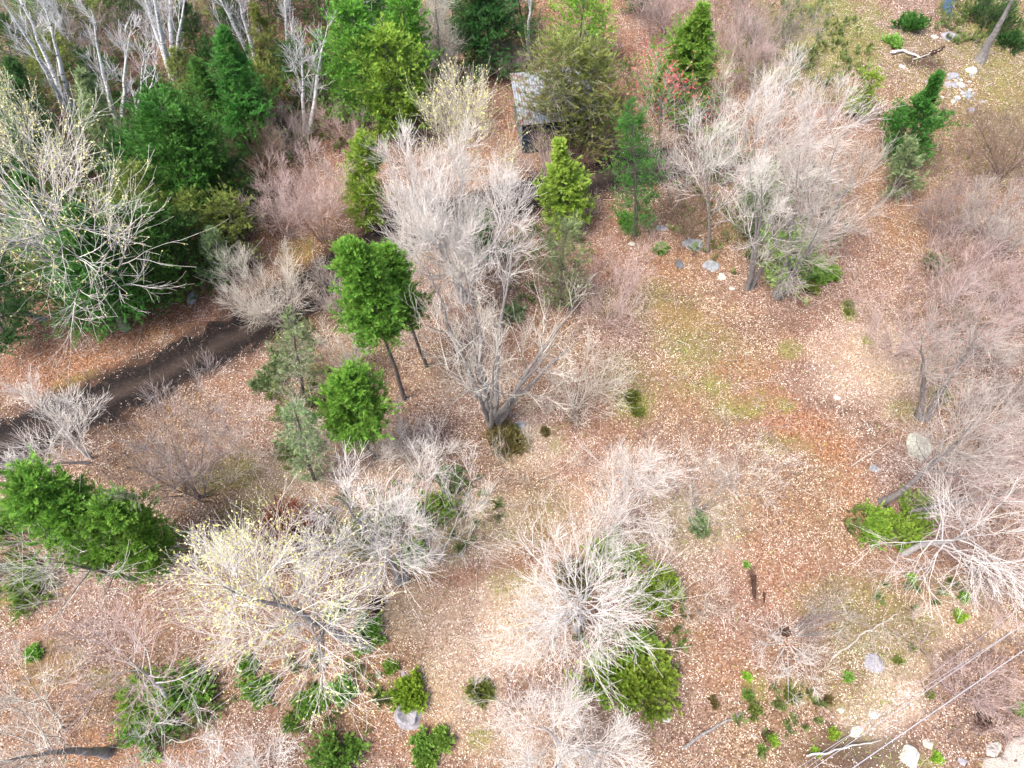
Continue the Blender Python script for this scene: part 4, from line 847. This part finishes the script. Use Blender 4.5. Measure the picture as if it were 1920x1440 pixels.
for q, (u, v, ru, rv, mt, lab) in enumerate([
    (1300, 458, 19, 15, 'grey', 'blue-grey boulder at the foot of the small pale thicket tree'), (1275, 494, 9, 9, 'dark', 'small dark stone left of the thicket trunks'),
    (1333, 498, 16, 11, 'grey', 'grey boulder between the blue-grey boulder and the round stone'), (1355, 518, 9, 8, 'pale', 'round pale stone in front of the thicket trunks'),
    (360, 560, 9, 13, 'grey', 'grey boulder on rusty leaves beside the spruce stand'), (975, 794, 10, 7, 'grey', 'small grey stone beside the mossy mound'),
    (1725, 840, 26, 26, 'lichen', 'large pale lichened rock under the leaning grey tree'), (1640, 1243, 20, 15, 'lilac', 'flat lilac-grey rock on pale grass left of the wires'),
    (1251, 1347, 8, 7, 'pale', 'small white stone right of the big bright juniper'), (1823, 130, 10, 9, 'pale', 'pale slab lying alone right of the rock spill'),
    (1783, 68, 15, 12, 'lilac', 'lilac stone just below the rock pool'), (1787, 140, 12, 9, 'lilac', 'lilac stone at the top of the rock spill'),
    (1802, 160, 9, 7, 'pale', 'pale stone in the middle of the rock spill'), (1778, 158, 8, 6, 'lilac', 'small lilac stone left in the rock spill'),
    (1815, 178, 9, 7, 'grey', 'grey stone low in the rock spill'), (1795, 182, 7, 6, 'pale', 'small pale stone lowest in the rock spill'), (1822, 205, 8, 6, 'lilac', 'stray lilac stone below the rock spill'),
    (1890, 70, 8, 9, 'grey', 'grey stone beside the leaning trunk'), (1753, 68, 7, 5, 'pale', 'small tan stone left of the pool stones'), (1692, 125, 6, 4, 'pale', 'small tan stone left of the mud hollow'),
    (832, 143, 12, 8, 'lilac', 'lilac-grey slab at the foot of the feathery larch'), (716, 262, 8, 7, 'lilac', 'lilac stone above the narrow columnar cedar'),
    (1185, 456, 8, 4, 'pale', 'thin pale stone on leaves right of the track hemlock'), (1240, 425, 12, 6, 'grey', 'grey stone half covered by twigs near the track hemlock'), (1372, 540, 6, 4, 'pale', 'little pale stone below the round pale stone'),
    (1707, 1420, 22, 18, 'pale', 'pale jagged rock at the bottom, left of the gravel corner'), (1745, 1395, 9, 8, 'lichen', 'small lichened rock among brown leaves at the bottom right'), (1605, 1372, 14, 7, 'pale', 'pale flat stone under the wires near the bottom'),
    (1640, 1340, 9, 7, 'pale', 'small pale stone between wires and pale grass'), (1868, 1405, 18, 11, 'pale', 'pale rock on the edge of the gravel corner'), (1810, 1428, 8, 6, 'lilac', 'small stone left of the gravel corner'), (1578, 1332, 7, 5, 'lichen', 'little lichen stone beyond the wires'),
    (1570, 745, 6, 4, 'pale', 'tiny white stone on the open slope'), (1640, 878, 10, 6, 'grey', 'flat grey stone left of the large pale rock'), (1705, 960, 8, 8, 'lilac', 'lilac stone beside the olive junipers'), (710, 1265, 7, 6, 'lilac', 'small lilac stone above the juniper on the grey stump'),
    (756, 1264, 5, 5, 'lilac', 'tiny grey stone touching the top of the stump juniper')]):
    g = np.random.default_rng(900 + q); b = ground(u, v); m_ = mpp(u, v)
    o = make_mesh('rock' if ru < 14 else 'boulder', [rock_mesh(g, ru * m_ * 1.15, rv * m_ * 1.3, min(ru, rv) * m_ * .75)], ROCK[mt], smooth=False, loc=b); o.rotation_euler = (0, 0, g.random() * .6 - .3)
    tag(o, lab, 'rock')

spill = np.random.default_rng(4242)
for q in range(30):
    u, v = 1800 + spill.normal(0, 22), 165 + 50 * (spill.random() - .5); b = ground(u, v); rr_ = (3 + 4 * spill.random()) * mpp(u, v)
    o = make_mesh('stone', [rock_mesh(spill, rr_, rr_ * .8, rr_ * .6, 14)], ROCK[('lilac', 'pale', 'grey')[q % 3]], smooth=False, loc=b); o.rotation_euler = (0, 0, spill.random() * 6)
    tag(o, 'one of the small loose stones strewn between the larger rocks of the spill', 'rock', 'small stones of the rock spill')

def stump(label, u, v, r, seed, mt, h=.35, hollow=True, name='stump'):
    g = np.random.default_rng(seed); b = ground(u, v); Rm = r * mpp(u, v); n = 40; a = np.arange(n) * 2 * np.pi / n
    rad = Rm * (1 + .22 * (vnoise(np.cos(a) * 2 + seed, np.sin(a) * 2, 1.3, seed) - .5) * 2); top = h * (.7 + .5 * vnoise(np.cos(a) * 3, np.sin(a) * 3 + seed, 1.5, 4))
    rings = []
    for fr, fz in ((1.45, -.08), (1.2, .12), (1.0, .5), (.95, 1.0), (.78, .97), (.6, .45), (.0, .30)):
        zz = top * fz if fz != -.08 else np.full(n, -.08)
        rings.append(np.stack([rad * fr * np.cos(a), rad * fr * np.sin(a), zz], -1))
    v_ = np.concatenate(rings); i = np.arange(len(rings) * n).reshape(-1, n); j = np.roll(i, -1, 1)
    o = make_mesh(name, [(v_, np.stack([i[:-1], j[:-1], j[1:], i[1:]], -1).reshape(-1, 4))], BK[mt] if mt in BK else ROCK[mt], loc=b); return tag(o, label, 'stump')
stump('dark brown rotten stump alone on pale leaves, lower centre left', 706, 1134, 12, 1, 'dark', .45, name='rotten_stump')
stump('weathered grey stump carrying the dense round juniper', 762, 1335, 22, 2, 'lilac', .3)
stump('dark rotten stump near the right edge below the wires', 1845, 1350, 11, 3, 'dark', .4, name='rotten_stump')
stump('dark rotten hollow under the dark-stemmed shrub', 1474, 1183, 8, 4, 'dark', .10, name='rotten_stump')
stump('dark brown stump right of the round juniper, by small stones', 1440, 1380, 9, 5, 'dark', .2, name='rotten_stump')

def log(label, pts, r, mt, seed, name='fallen_log', cat='log', z=.06):
    g = np.random.default_rng(seed); P = np.array([ground(*p, z) for p in pts]); base = P[0].copy()
    t = np.linspace(0, 1, 14) * (len(P) - 1); i = np.clip(t.astype(int), 0, len(P) - 2); a = (t - i)[:, None]
    Q = (P[i] * (1 - a) + P[i + 1] * a) - base; Q[1:-1, :2] += g.normal(0, .03, (12, 2))
    Rr = np.linspace(r, r * .55, 14) * (.85 + .3 * g.random(14)); Rr[-1] *= .3
    o = make_mesh(name, [tubes(Q[None], Rr[None], 8)], BK[mt], loc=base); tag(o, label, cat); return o
log('dark rotten log lying up and down on rusty leaves, right centre', [(1414, 1078), (1416, 1122)], .11, 'dark', 1)
log('small dark branch right of the short rotten log', [(1433, 1110), (1434, 1130)], .05, 'dark', 2, 'fallen_branch', 'branch')
log('curved pale branch arching over the mud hollow', [(1668, 101), (1690, 98), (1712, 104), (1724, 112)], .10, 'white', 3, 'fallen_branch', 'branch', .15)
log('thin pale stick lying across the mud hollow', [(1710, 114), (1738, 104), (1768, 90)], .05, 'cream', 4, 'fallen_branch', 'branch', .1)
log('dark curved log at the upper rim of the mud hollow', [(1745, 99), (1762, 92), (1772, 86)], .13, 'dark', 5)
log('short white stick below the leaning trunk', [(1832, 78), (1843, 71)], .04, 'white', 6, 'fallen_branch', 'branch')
log('grey stick on the right slope below the pale slab', [(1848, 162), (1862, 156)], .04, 'cream', 7, 'fallen_branch', 'branch')
log('long grey fallen branch on brown leaves by the bottom edge, right of the white crown', [(1282, 1402), (1340, 1365), (1400, 1335)], .07, 'grey', 8, 'fallen_branch', 'branch')
log('pale fallen stem on pale grass running up-right to the flat rock', [(1560, 1235), (1620, 1190), (1690, 1150)], .05, 'cream', 9, 'fallen_branch', 'branch')
log('long thin stick on the slope left of the large pale rock', [(1595, 875), (1640, 845), (1668, 828)], .03, 'cream', 10, 'fallen_branch', 'branch')
log('dark decayed log half buried left of the beige low tangle', [(1066, 790), (1078, 745)], .14, 'brown', 11)
log('pale stick crossing under the power lines near the bottom', [(1510, 1418), (1580, 1404), (1650, 1388)], .04, 'white', 12, 'fallen_branch', 'branch', .2)
log('grey fallen trunk across the near bank of the dark track', [(230, 850), (290, 890), (330, 922)], .07, 'brown', 13, 'fallen_branch', 'branch')
log('dark root wad hidden at the foot of the small pointed cedar', [(1000, 500), (1040, 498)], .06, 'brown', 14, 'fallen_branch', 'branch')

# ------------------------------------------------------------------ overhead wires
def wire(label, p, q, h, r, seed):
    a, b = at(*p, h), at(*q, h); d = b - a; ends = [a - d * 2.5, b + d * 3.5]
    t = np.linspace(0, 1, 60)[:, None]; P = ends[0] * (1 - t) + ends[1] * t; P[:, 2] = h + .9 * ((t[:, 0] - .5) ** 2 * 4 - .08)
    m = bpy.data.materials.get('aluminium_wire')
    if not m:
        m = bpy.data.materials.new('aluminium_wire'); tt, N = nodes(m); n1 = noise(tt, 2, 2); finish(tt, mix(tt, n1, (.30, .29, .31), (.50, .49, .51)), .5)
    o = make_mesh('power_line', [tubes((P - P[0])[None], np.full((1, 60), r), 6)], m, loc=P[0]); tag(o, label, 'wire', 'overhead wires crossing the lower right corner')
wire('thickest overhead wire, lowest and rightmost of those at the lower right', (1599, 1440), (1919, 1221), 8.0, .013, 1)
wire('overhead wire in the middle, brighter one of the close pair', (1526, 1440), (1878, 1200), 8.0, .008, 2)
wire('thin overhead wire just left of the brighter one of the pair', (1502, 1436), (1870, 1203), 7.2, .006, 3)
wire('short-looking uppermost overhead wire above the close pair', (1540, 1420), (1830, 1203), 6.6, .005, 4)

# ------------------------------------------------------------------ water, gravel
def sheet(name, pts, z, mat, kind='structure'):
    P = np.array([ground(*p) for p in pts]); P = np.concatenate([P[q] + (P[(q + 1) % len(P)] - P[q]) * np.linspace(0, 1, 6, endpoint=False)[:, None] for q in range(len(P))])
    c = P.mean(0); n = len(P); P[:, :2] += .12 * (np.stack([vnoise(P[:, 0], P[:, 1], 2.2, 5), vnoise(P[:, 0], P[:, 1], 2.2, 6)], -1) - .5)
    sc_ = np.linspace(1, .04, 14); K = len(sc_); V = np.concatenate([c + (P - c) * q for q in sc_] + [c[None]])
    V[:, 2] = ghz(V[:, 0], V[:, 1]) + z; V[:n, 2] -= z + .04
    i = np.arange(K * n).reshape(K, n); j = np.roll(i, -1, 1)
    f4 = np.stack([i[:-1], j[:-1], j[1:], i[1:]], -1).reshape(-1, 4); f3 = np.stack([i[-1], j[-1], np.full(n, K * n)], -1)
    me = make_mesh(name, [(V, f4), (np.zeros((0, 3)), f3)], mat); me['kind'] = kind; return me
wm = bpy.data.materials.new('still_water'); t_, N_ = nodes(wm)
b_ = t_.nodes.new('ShaderNodeBsdfPrincipled'); o_ = t_.nodes.new('ShaderNodeOutputMaterial'); b_.inputs['Base Color'].default_value = (.05, .075, .11, 1); b_.inputs['Roughness'].default_value = .06; b_.inputs['Specular IOR Level'].default_value = .8
t_.links.new(b_.outputs[0], o_.inputs[0])
WATER_PX = [(1770, -12), (1792, -12), (1791, 8), (1785, 20), (1790, 30), (1782, 33), (1776, 25), (1768, 14)]
GRAVEL_PX = [(1930, 1375), (1905, 1382), (1892, 1398), (1880, 1418), (1850, 1424), (1842, 1460), (1880, 1500), (2000, 1500), (2000, 1375)]
sheet('water', WATER_PX, .05, wm)
gm = bpy.data.materials.new('pale_gravel'); t_, N_ = nodes(gm)
c_ = t_.nodes.new('ShaderNodeTexCoord'); v_ = t_.nodes.new('ShaderNodeTexVoronoi'); v_.inputs['Scale'].default_value = 22; t_.links.new(c_.outputs['Object'], v_.inputs['Vector'])
s_ = t_.nodes.new('ShaderNodeSeparateColor'); t_.links.new(v_.outputs['Color'], s_.inputs[0])
finish(t_, mix(t_, noise(t_, 1.2, 5), ramp(t_, s_.outputs[0], [(0, (.16, .14, .12)), (.6, (.40, .36, .31)), (1, (.60, .55, .49))]), (.36, .31, .26)), .95, v_.outputs['Distance'], .7, .03)
sheet('gravel_verge', GRAVEL_PX, .09, gm)

# ------------------------------------------------------------------ leaf litter, grass, twig litter
def in_view(n, g, far=50):
    y = -2.5 + (far + 2.5) * g.random(int(n * 2.2)) ** .92; x = (g.random(len(y)) - .5) * 2 * 48
    half = 24 + y * .55; k = np.abs(x) < half; return x[k][:n], y[k][:n]
def inside(x, y, px):
    P = np.array([at(*p)[:2] for p in px]); r = np.zeros(len(x), bool); j = len(P) - 1
    for i in range(len(P)):
        c = ((P[i, 1] > y) != (P[j, 1] > y)) & (x < (P[j, 0] - P[i, 0]) * (y - P[i, 1]) / (P[j, 1] - P[i, 1] + 1e-12) + P[i, 0]); r ^= c; j = i
    return r
def build_litter():
    g = np.random.default_rng(55); x, y = in_view(1350000, g)
    td = track_dist(x, y) / TW_HALF + .5 * (vnoise(x, y, 1.6, 77) - .5)
    mud = blobs(MUD_SHADE, x, y, 51); gr = blobs(GREEN, x, y, 21)  # first mask: bare mud together with the painted forest shade
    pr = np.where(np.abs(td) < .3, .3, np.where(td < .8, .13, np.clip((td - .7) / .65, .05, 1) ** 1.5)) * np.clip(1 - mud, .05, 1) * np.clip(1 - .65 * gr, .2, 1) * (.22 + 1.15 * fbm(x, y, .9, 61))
    pr *= np.clip(.05 + 1.5 * vnoise(x, y, 2.6, 71) * (.55 + .9 * vnoise(x, y, 6.5, 72)), .12, 1.15)
    pr *= ~(inside(x, y, WATER_PX) | (inside(x, y, GRAVEL_PX) & (g.random(len(x)) < .93)))
    k = g.random(len(x)) < pr; x, y = x[k], y[k]; n = len(x)
    rust = blobs(RUST, x, y, 31); pale = blobs(PALE, x, y, 41)
    z = ghz(x, y) + .010 + .03 * g.random(n)
    s = .017 + .026 * g.random(n) ** 1.5; a = g.random(n) * 6.283; tl = g.normal(0, .38, (n, 2))
    d = norm(np.stack([np.cos(a), np.sin(a), tl[:, 0]], -1)); nr = np.stack([tl[:, 1], tl[:, 0] * .5, np.ones(n)], -1)
    sd = norm(np.cross(nr, d)); u = np.cross(d, sd); c = np.stack([x, y, z], -1)
    curl = (.25 * g.normal(0, 1, n))[:, None]
    q = lambda i, j, h: c + s[:, None] * (i * d + j * sd + h * curl * u)
    V = np.stack([q(-1, 0, 0), q(-.1, -.62, 1), q(1, 0, .2), q(-.1, .62, 1)], 1)
    i = np.arange(n)[:, None] * 4; F = np.concatenate([i + np.array((0, 1, 2)), i + np.array((0, 2, 3))])
    dk = np.clip((fbm(x, y, .42, 91) - .47) * 3.6, 0, 1) * (1 - pale)      # drifts of darker, rustier leaves
    rust = np.maximum(rust * .9, dk * .45); pale = np.maximum(pale, np.clip((fbm(x, y, .7, 95) - .5) * 4, 0, .6) * (1 - rust))
    tone = np.stack([rust, pale, g.random(n), np.ones(n)], -1)
    m = bpy.data.materials.new('dry_leaves'); t, N = nodes(m)
    at_ = t.nodes.new('ShaderNodeAttribute'); at_.attribute_name = 'tone'; sp = t.nodes.new('ShaderNodeSeparateColor'); t.links.new(at_.outputs['Color'], sp.inputs[0])
    r = sp.outputs[2]
    col = ramp(t, r, [(0, (.085, .05, .037)), (.22, (.29, .175, .13)), (.5, (.49, .345, .285)), (.78, (.66, .53, .45)), (1, (.86, .77, .66))])
    rc = ramp(t, r, [(0, (.05, .018, .012)), (.45, (.22, .085, .05)), (.8, (.40, .19, .115)), (1, (.70, .48, .34))])
    pc = ramp(t, r, [(0, (.30, .18, .13)), (.3, (.66, .52, .43)), (.7, (.84, .75, .64)), (1, (.92, .87, .78))])
    col = mix(t, math_(t, 'MULTIPLY', sp.outputs[0], .7), col, rc); col = mix(t, math_(t, 'MULTIPLY', sp.outputs[1], .5), col, pc)
    hue = noise(t, .16, 3, .5); col = mix(t, ramp(t, hue, [(.42, (0, 0, 0)), (.6, (.5, .5, .5))]), col, mix(t, 1.0, col, (1.0, .97, .70), 'MULTIPLY'))
    finish(t, col, .75, spec=.3)
    o = make_mesh('leaf_litter', [(V.reshape(-1, 3), F)], m, smooth=False, attr={'tone': np.repeat(tone, 4, 0)}); o['kind'] = 'stuff'
    tag(o, 'dry tan, pink and cream fallen leaves covering the clearing floor', 'leaf litter')
build_litter()

def build_grass():
    g = np.random.default_rng(66); x, y = in_view(420000, g); m_ = blobs(GREEN, x, y, 21)
    k = g.random(len(x)) < m_ * .8 + .02; x, y = x[k], y[k]; n = len(x)
    k = track_dist(x, y) > TW_HALF; x, y = x[k], y[k]; n = len(x)
    c = np.stack([x, y, ghz(x, y)], -1); a = g.random(n) * 6.283; h = .08 + .13 * g.random(n); w = .012 + .008 * g.random(n); ln = g.normal(0, .5, (n, 2))
    sd = np.stack([np.cos(a), np.sin(a), np.zeros(n)], -1) * w[:, None]; tp = np.stack([ln[:, 0] * h * 1.3, ln[:, 1] * h * 1.3, h], -1)
    V = np.stack([c - sd, c + sd, c + tp], 1); F = np.arange(3 * n).reshape(n, 3)
    o = make_mesh('grass', [(V.reshape(-1, 3), F)], mat_leaf('thin_grass', [(.1, (.10, .16, .02)), (.5, (.26, .34, .05)), (.9, (.58, .58, .22))]), smooth=False); o['kind'] = 'stuff'
    tag(o, 'thin yellow-green grass and moss in patches between the leaves', 'grass')
build_grass()

def build_twigs():
    g = np.random.default_rng(88); x, y = in_view(26000, g); k = track_dist(x, y) > TW_HALF * .9; x, y = x[k], y[k]; n = len(x)
    c = np.stack([x, y, ghz(x, y) + .03 + .05 * g.random(n)], -1); a = g.random(n) * 6.283; L = .2 + .9 * g.random(n) ** 2
    d = np.stack([np.cos(a), np.sin(a), g.normal(0, .08, n)], -1); P = c[:, None] + d[:, None] * (np.linspace(-.5, .5, 4)[None, :, None] * L[:, None, None]); P[:, 1:3] += g.normal(0, .03, (n, 2, 3)) * np.array((1, 1, .2))
    R = np.tile(np.linspace(.009, .004, 4), (n, 1))
    m = mat_twig('dead_twigs', (.22, .16, .13), (.72, .62, .55))
    o = make_mesh('twig_litter', [tubes(P, R, 3)], m); o['kind'] = 'stuff'; tag(o, 'thin dead twigs scattered over the leaf litter', 'twigs')
build_twigs()

def build_brush():
    g = np.random.default_rng(99)
    REG = [(250, 90, 330, 150, 1300, .8), (560, 200, 110, 120, 500, .7), (420, 380, 160, 110, 500, .7), (1800, 330, 140, 130, 900, .7), (1820, 600, 140, 180, 1000, .7), (1860, 850, 90, 130, 450, .6), (1330, 60, 130, 60, 500, .8), (1500, 330, 190, 180, 900, .8),
           (860, 560, 260, 160, 800, .5), (1800, 1000, 140, 130, 500, .5), (300, 830, 170, 90, 500, .5), (450, 560, 90, 120, 300, .5), (640, 760, 140, 120, 500, .5), (1040, 400, 160, 130, 400, .6), (1850, 1300, 120, 120, 400, .5), (800, 930, 160, 120, 500, .4), (200, 1300, 220, 130, 600, .4), (1300, 900, 200, 130, 500, .4)]
    x = []; y = []; H = []
    for u, v, ru, rv, n, h in REG:
        a = g.random(n) * 6.283; r = np.sqrt(g.random(n))
        for q in range(n):
            p = at(u + ru * r[q] * math.cos(a[q]), max(v + rv * r[q] * math.sin(a[q]), -60)); x.append(p[0]); y.append(p[1]); H.append(h)
    x, y, H = np.array(x), np.array(y), np.array(H); k = track_dist(x, y) > TW_HALF; x, y, H = x[k], y[k], H[k]; n = len(x)
    P = np.empty((n, 5, 3)); P[:, 0] = np.stack([x, y, ghz(x, y) - .02], -1); d = norm(np.stack([g.normal(0, .45, n), g.normal(0, .45, n), np.ones(n)], -1)); L = H * (.5 + 1.0 * g.random(n))
    for q in range(1, 5): d = norm(d + g.normal(0, .14, (n, 3))); P[:, q] = P[:, q - 1] + d * (L / 4)[:, None]
    R = np.tile(np.linspace(.009, .004, 5), (n, 1))
    P2, R2, L2 = spawn(P, R, 5, .25, .98, .6, .2, lambda t, i: L[i] * .45, 4, .3, .15, g, .8, .004)
    o = make_mesh('undergrowth', [tubes(P, R, 3), tubes(P2, R2, 3)], mat_twig('undergrowth_twigs', (.16, .10, .085), (.46, .34, .31))); o['kind'] = 'stuff'
    tag(o, 'thin leafless brown and pink undergrowth stems between the trees', 'undergrowth')
build_brush()

def build_sapling_cover():
    g = np.random.default_rng(123); P = []; D = []
    for u, v, ru, rv, n, h in [(240, 160, 320, 150, 5200, .9), (230, 420, 250, 170, 5200, .8), (560, 180, 130, 130, 1500, .7), (760, 110, 160, 120, 1400, .7), (1420, 400, 170, 120, 1100, .6), (1500, 100, 130, 90, 1200, .5), (1840, 40, 90, 50, 700, .5), (560, 740, 60, 140, 700, .5), (1020, 500, 90, 80, 350, .5), (700, 980, 100, 70, 350, .4), (1140, 200, 70, 90, 500, .6), (30, 1090, 80, 60, 400, .4), (320, 1320, 110, 70, 420, .3), (600, 1310, 150, 80, 380, .22), (1180, 1170, 110, 130, 700, .3), (1660, 980, 80, 40, 220, .25), (1450, 1340, 90, 70, 160, .18), (840, 960, 100, 80, 300, .25), (1740, 1110, 110, 30, 90, .15)]:
        m = n // 9; a = g.random(m) * 6.283; q = np.sqrt(g.random(m))
        for k in range(m):
            c = at(u + ru * q[k] * math.cos(a[k]), max(v + rv * q[k] * math.sin(a[k]), -60)); hh = h * (.3 + g.random())
            o = g.normal(0, 1, (9, 3)) * np.array((.28, .28, 0)) * hh; o[:, 2] = hh * g.random(9); P.append(c + o); D.append(norm(o + np.array((0, 0, .3))))
    P = np.concatenate(P); D = np.concatenate(D); k = track_dist(P[:, 0], P[:, 1]) > TW_HALF * 1.3; P, D = P[k], D[k]; P[:, 2] += ghz(P[:, 0], P[:, 1])
    sc = scatter(SPRAY, P, D, np.tile((0, 0, 1.), (len(P), 1)), .16 + .22 * g.random(len(P)), g, .5)
    m = mat_leaf('low_evergreen_sprays', [(.1, (.03, .045, .012)), (.5, (.06, .11, .022)), (.85, (.13, .20, .04))], tips=(.2, .27, .06))
    o = make_mesh('ground_cover', [sc], m, smooth=False, attr={'tip': np.repeat(SC_TIP[-1][:, None], 4, 1)}); o['kind'] = 'stuff'; tag(o, 'tangled low evergreen ground cover beneath the trees', 'ground cover')
build_sapling_cover()
